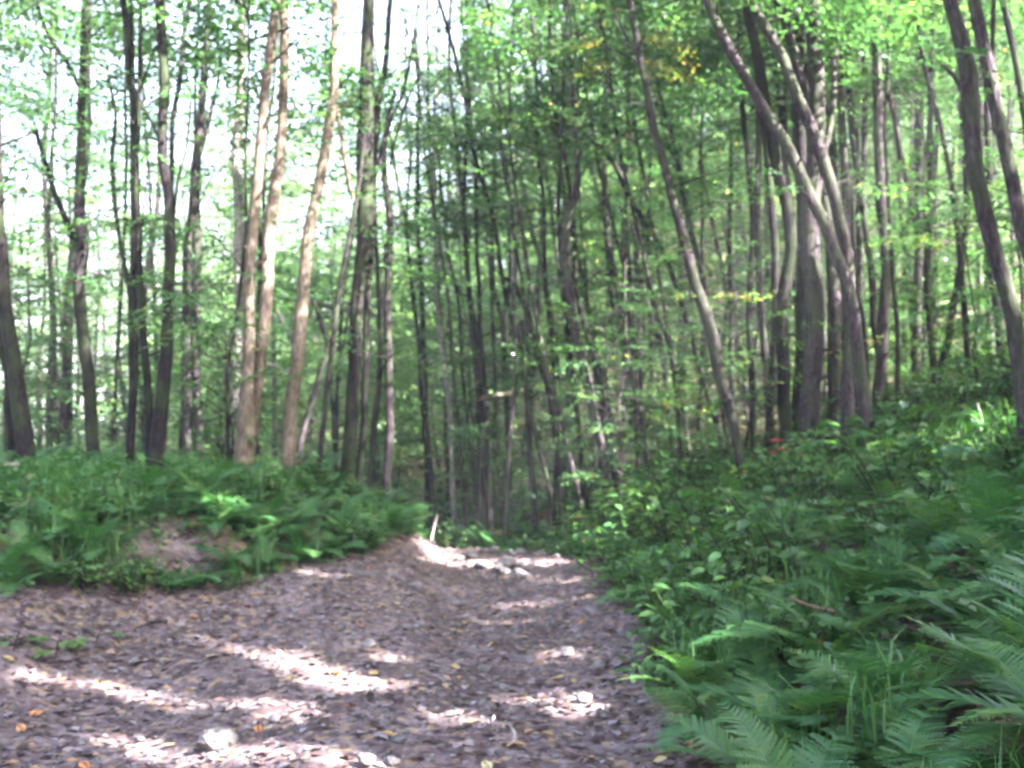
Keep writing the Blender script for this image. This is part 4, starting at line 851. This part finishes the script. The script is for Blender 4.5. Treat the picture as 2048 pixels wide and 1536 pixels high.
stone(732, 1530, 46, 'pinkish upright stone in the sun at the bottom of the path', mi=3)
stone(784, 1532, 34, 'flat pale stone right of the pinkish upright stone', mi=6)
stone(740, 1300, 40, 'pale lumpy stone in the small sun patch mid path', mi=7)
stone(1135, 1312, 36, 'bright sunlit stone on the right side of the path', mi=8)
stone(1170, 1405, 36, 'rounded stone at the right end of the lower sun streak', mi=4)
for k in range(105):
    y = rg.uniform(4.8, 13); x = rg.uniform(float(np.maximum(l_of(y), -.52 * y)) + .1, float(e_of(y)) - .05)
    X, Y, _ = to_px(np.array([x, y, tz(x, y)])); stone(float(X), float(Y), rg.uniform(9, 32), 'small grey stone half sunk in the dirt of the path', 'small stones in the path', None, .6)
def gravel(n):
    t = (1 + 5 ** .5) / 2; V0 = np.array([(-1, t, 0), (1, t, 0), (-1, -t, 0), (1, -t, 0), (0, -1, t), (0, 1, t), (0, -1, -t), (0, 1, -t), (t, 0, -1), (t, 0, 1), (-t, 0, -1), (-t, 0, 1)]) / 1.9 * .5
    F0 = np.array([(0, 11, 5), (0, 5, 1), (0, 1, 7), (0, 7, 10), (0, 10, 11), (1, 5, 9), (5, 11, 4), (11, 10, 2), (10, 7, 6), (7, 1, 8), (3, 9, 4), (3, 4, 2), (3, 2, 6), (3, 6, 8), (3, 8, 9), (4, 9, 5), (2, 4, 11), (6, 2, 10), (8, 6, 7), (9, 8, 1)])
    p = sample_region(n, lambda m: fan(m, 4.2, 14, .6), lambda a, b, q: (a < .1) & (b < .2)); z = terrain(p[:, 0], p[:, 1]); s = rg.uniform(.012, .05, n) * rg.uniform(.6, 1, n)
    V = V0[None] * (1 + rg.normal(0, .16, (n, 12, 1))) * s[:, None, None] * np.stack([rg.uniform(.8, 1.5, n), rg.uniform(.7, 1.1, n), rg.uniform(.35, .7, n)], 1)[:, None]
    a = rg.uniform(0, 6.28, n); c, sn = np.cos(a)[:, None], np.sin(a)[:, None]
    V = np.stack([V[..., 0] * c - V[..., 1] * sn + p[:, 0:1], V[..., 0] * sn + V[..., 1] * c + p[:, 1:2], V[..., 2] + z[:, None] + .1 * s[:, None]], -1)
    F = (F0[None] + 12 * np.arange(n)[:, None, None]).reshape(-1, 3)
    o = link('gravel', mesh_np('gravel', V.reshape(-1, 3), F, STONE, False, np.repeat(rg.uniform(-.9, .9, n), 20))); o['kind'] = 'stuff'; o['label'] = 'loose grey stone chips trodden into the path'
gravel(4500)
# single fallen leaves that can be picked out
def one_leaf(seed, tint):
    r = np.random.default_rng(seed); m = 7
    s = [(0, 0), (.16, .12), (.36, .25), (.58, .27), (.80, .16), (1, 0)]
    V = [(x - .5, 0, .05 * math.sin(3 * x + seed)) for x, _ in s] + [(x - .5, w, .10 * w + .06 * math.sin(5 * x + seed)) for x, w in s[1:-1]] + [(x - .5, -w, .14 * w + .05 * math.cos(4 * x + seed)) for x, w in s[1:-1]]
    F = [(0, 1, 6, 6)][:0]; tri = []
    for side in (6, 10):
        tri += [(0, 1, side)]
        for k in range(3): tri += [(k + 1, k + 2, side + k + 1), (k + 1, side + k + 1, side + k)]
        tri += [(4, 5, side + 3)]
    return mesh_np('fallen_leaf', np.array(V), np.array(tri), LITTER, False, np.full(len(tri), tint))
KINDS = [('yellow', .93, .05), ('orange', .86, .14), ('rust red', 1.0, .09), ('tan', .55, .40), ('pale grey', .72, .3)]
LM = {k: [one_leaf(i * 3 + j, t) for j in range(3)] for i, (k, t, _) in enumerate(KINDS)}
for k in range(300):
    y = 4.7 + 6.5 * rg.random() ** 1.5
    lo = float(np.maximum(l_of(y) - .3, -.54 * y)); x = rg.uniform(lo, float(e_of(y)) + .2)
    q = rg.random() * sum(c[2] for c in KINDS)
    for kind, t, w in KINDS:
        q -= w
        if q <= 0: break
    o = thing('fallen_leaf', f'{kind} fallen leaf lying loose on the path dirt', 'leaf', (x, y, tz(x, y) + .022), (rg.normal(0, .25), rg.normal(0, .25), rg.uniform(0, 6.28)), f'{kind} fallen leaves on the path', LM[kind][rg.integers(3)])
    s = rg.uniform(.06, .105); o.scale = (s, s, s)

# ------------------------------------------------------------------ dead wood
def log(name, label, cat, pts, d, bark, twigs=0, seed=0, onground=False):
    r = np.random.default_rng(seed); W = []; 
    for i, (x, y, w) in enumerate(pts):
        p = hit(x, y) if onground else at(x, y, d + .15 * i); 
        if onground: p = p + [0, 0, .01]
        W.append(np.append(p, w * p[1] / FPX / 2))
    C = catmull(np.array(W), .15); base = C[0, :3].copy(); g = Geo(); g.tube(C[:, :3], C[:, 3], 8, .15, seed)
    root = thing(name, label, cat, base)
    link('stem', g.mesh('stem', BARK[bark], base), root)
    for k in range(twigs):
        c = C[int(r.uniform(.25, .98) * (len(C) - 1))]; dd = C[-1, :3] - C[0, :3]; dd /= np.linalg.norm(dd); dd = dd + r.normal(0, .45, 3); L = r.uniform(.4, 1.2)
        B = catmull(np.array([c[:3], c[:3] + dd * L * .5, c[:3] + dd * L + [0, 0, -.08]]), .15); h = Geo(); h.tube(B, np.linspace(max(.008, c[3] * .5), .004, len(B)), 5)
        link('twig', h.mesh('twig', BARK[bark], base), root)
log('fallen_log', 'grey fallen trunk lying across the bright gap left of the black S-curved trunk', 'fallen trunk', [(185, 545, 9), (240, 560, 10), (300, 570, 10), (365, 585, 9)], 19, 'pale', 5, 1)
log('fallen_log', 'thin grey fallen pole under the upper one, behind the black S-curved trunk', 'fallen trunk', [(285, 612, 7), (330, 622, 7), (390, 645, 6)], 19.5, 'pale', 3, 2)
log('fallen_branch', 'dead grey branch with bare twigs sloping down behind the forked tan trunk', 'branch', [(390, 670, 6), (425, 690, 9), (460, 705, 9), (500, 720, 8)], 17, 'pale', 6, 3)
log('fallen_branch', 'bare dead branch slanting between the two tan trunks', 'branch', [(590, 690, 12), (570, 650, 11), (548, 610, 9), (520, 555, 6)], 18, 'pale', 7, 4)
log('fallen_log', 'long grey fallen trunk half seen behind the leaning tan trunk', 'fallen trunk', [(560, 595, 8), (620, 605, 10), (680, 618, 10), (760, 632, 8)], 20, 'pale', 4, 5)
log('broken_branch', 'broken sunlit branch lying level across the dark twin-stemmed trunk', 'branch', [(958, 798, 11), (985, 792, 11), (1030, 784, 9), (1065, 776, 5)], 17.6, 'tan', 0, 6)
log('twig', 'thin pale twig standing up from the sunlit bank at the path bend', 'twig', [(862, 1082, 5), (868, 1055, 4), (875, 1028, 3)], 13.0, 'pale', 0, 7)
log('stick', 'short pale stick lying on the leaf litter near the bottom of the path', 'stick', [(1004, 1462, 5), (1014, 1440, 5), (1022, 1424, 4)], 5, 'pale', 0, 8, True)
log('stick', 'curved grey stick right of the short pale stick', 'stick', [(1026, 1492, 9), (1030, 1470, 8), (1018, 1450, 5)], 5, 'pale', 0, 9, True)
log('stick', 'dark crooked stick lying at the left side of the path', 'stick', [(270, 1262, 6), (300, 1248, 7), (335, 1245, 5)], 8, 'mid', 0, 10, True)
log('stick', 'grey stick resting on the ferns of the right bank', 'stick', [(1578, 1196, 9), (1620, 1212, 9), (1668, 1224, 10)], 5.5, 'tan', 0, 11)

# ------------------------------------------------------------------ say which one: labels by what a tree stands between, for those in plain view
REFS = [(-60, 'left edge'), (40, 'far-left trunk'), (320, 'S-curved trunk'), (495, 'forked tan trunk'), (592, 'leaning tan trunk'), (708, 'many-stemmed trunk'), (777, 'wavy trunk'), (968, 'twin-stemmed trunk'),
        (1170, 'sinuous trunk'), (1272, 'pale-lit pole'), (1437, 'sun-flecked trunk'), (1625, 'tall straight trunk'), (1760, 'brown pole'), (1836, 'sunlit pole'), (2030, 'big right-hand trunk'), (2110, 'right edge')]
ORD = ['first', 'second', 'third', 'fourth', 'fifth', 'sixth', 'seventh', 'eighth', 'ninth', 'tenth', 'eleventh', 'twelfth']
def relabel():
    bpy.context.view_layer.update(); dg = bpy.context.evaluated_depsgraph_get(); buckets = {}
    C = Vector((0, 0, CAMZ))
    for o in list(COL.objects):
        g = o.get('group')
        if not g or not o.children or o.get('category') not in ('tree', 'sapling', 'shrub', 'fern') or g.startswith(('shade', 'big-leaved')): continue
        if o['label'] in [q[4] for q in SPECIAL]: continue
        X, Y, Z = to_px(np.array(o.matrix_world.translation) + [0, 0, .5])
        kids = {c.name for c in o.children}; seen = n = 0; mw = o.matrix_world
        hs = {'tree': (.6, 1.2, 2, 3, 4), 'sapling': (.5, 1, 1.5, 2), 'shrub': (.2, .35, .5), 'fern': (.2, .35)}[o['category']]
        for h in hs:
            for dx in (0, .25) if o['category'] != 'tree' else (0,):
                p = o.matrix_world @ Vector((dx, 0, h)); px, py, z = to_px(np.array(p))
                n += 1
                if not (0 <= px <= 2048 and 0 <= py <= 1536): continue
                ok, loc, nn, fi, ob, _ = scene.ray_cast(dg, C, (p - C).normalized())
                if ok and (ob.name in kids or (loc - C).length > (p - C).length - .35): seen += 1
        far = 'distant ' if g.startswith('distant') else ('low bushy ' if 'hollow' in g else '')
        kind = {'tree': far + ('tree' if far else 'slim tree'), 'sapling': 'leafy sapling', 'shrub': 'leafy shrub', 'fern': 'fern'}[o['category']]
        i = max([k for k in range(len(REFS) - 1) if REFS[k][0] <= X] or [0]); i = min(i, len(REFS) - 2)
        band = ''
        if o['category'] in ('fern', 'shrub'):
            if Z < 7.2: kind = 'near ' + kind
            elif Z > 13: kind = 'far ' + kind
        if seen: buckets.setdefault((kind, i), []).append((float(X), o))
        else:
            o['label'] = kind + ' half hidden by nearer growth between ' + REFS[i][1] + ' and ' + REFS[i + 1][1]; o['group'] = o['label']
    for (kind, i), L in buckets.items():
        L.sort(key=lambda t: t[0]); w = 'below' if kind.startswith('near') else 'between'
        for k, (x, o) in enumerate(L):
            nth = f', {ORD[k]} from left' if len(L) > 1 and k < len(ORD) else (', past the twelfth from left' if len(L) > 1 else '')
            if k >= len(ORD): o['group'] = f'{kind} past the twelfth, {REFS[i][1]}'
            o['label'] = f'{kind} {w} the {REFS[i][1]} and {REFS[i + 1][1]}{nth}'
relabel()
for o in COL.objects:        # loose leaves and small stones: by the part of the path they lie on
    if o.get('group') and o.get('category') in ('leaf', 'stone'):
        X, Y, _ = to_px(np.array(o.location)); hz = 'left side' if X < 480 else ('middle' if X < 900 else 'right side')
        vt = 'at the very bottom' if Y > 1440 else ('beside the big sun patch' if Y > 1270 else ('below the crest' if Y > 1170 else 'close to the crest'))
        what = o['label'].split(' lying')[0].split(' half')[0]
        o['label'] = f'{what} on the {hz} of the path, {vt}'; o['group'] = o['group'] + ', ' + hz + ' ' + vt

# ------------------------------------------------------------------ haze volume added to stand in for veiling glare over the wood
def haze(density):
    m, t, out = nt('haze'); v = N(t, 'ShaderNodeVolumePrincipled'); v.inputs['Color'].default_value = (.93, .95, 1.0, 1); v.inputs['Density'].default_value = density; v.inputs['Anisotropy'].default_value = .2
    t.links.new(v.outputs[0], out.inputs['Volume'])
    gz = [o for o in COL.objects if o.type == 'MESH' and o.get('kind') == 'structure']
    mn = np.min([np.min([c[:] for c in o.bound_box], 0) for o in gz], 0) - 1.0; mx = np.max([np.max([c[:] for c in o.bound_box], 0) for o in gz], 0) + 2.0
    mx[2] += 20.0
    V = np.array([[x, y, z] for x in (mn[0], mx[0]) for y in (mn[1], mx[1]) for z in (mn[2], mx[2])]); F = np.array([(0, 1, 3, 2), (4, 6, 7, 5), (0, 4, 5, 1), (2, 3, 7, 6), (0, 2, 6, 4), (1, 5, 7, 3)])
    o = link('haze', mesh_np('haze', V, F, m)); o['kind'] = 'stuff'; o['label'] = 'thin milky haze added between the trees for veiling glare'
haze(0.0019)
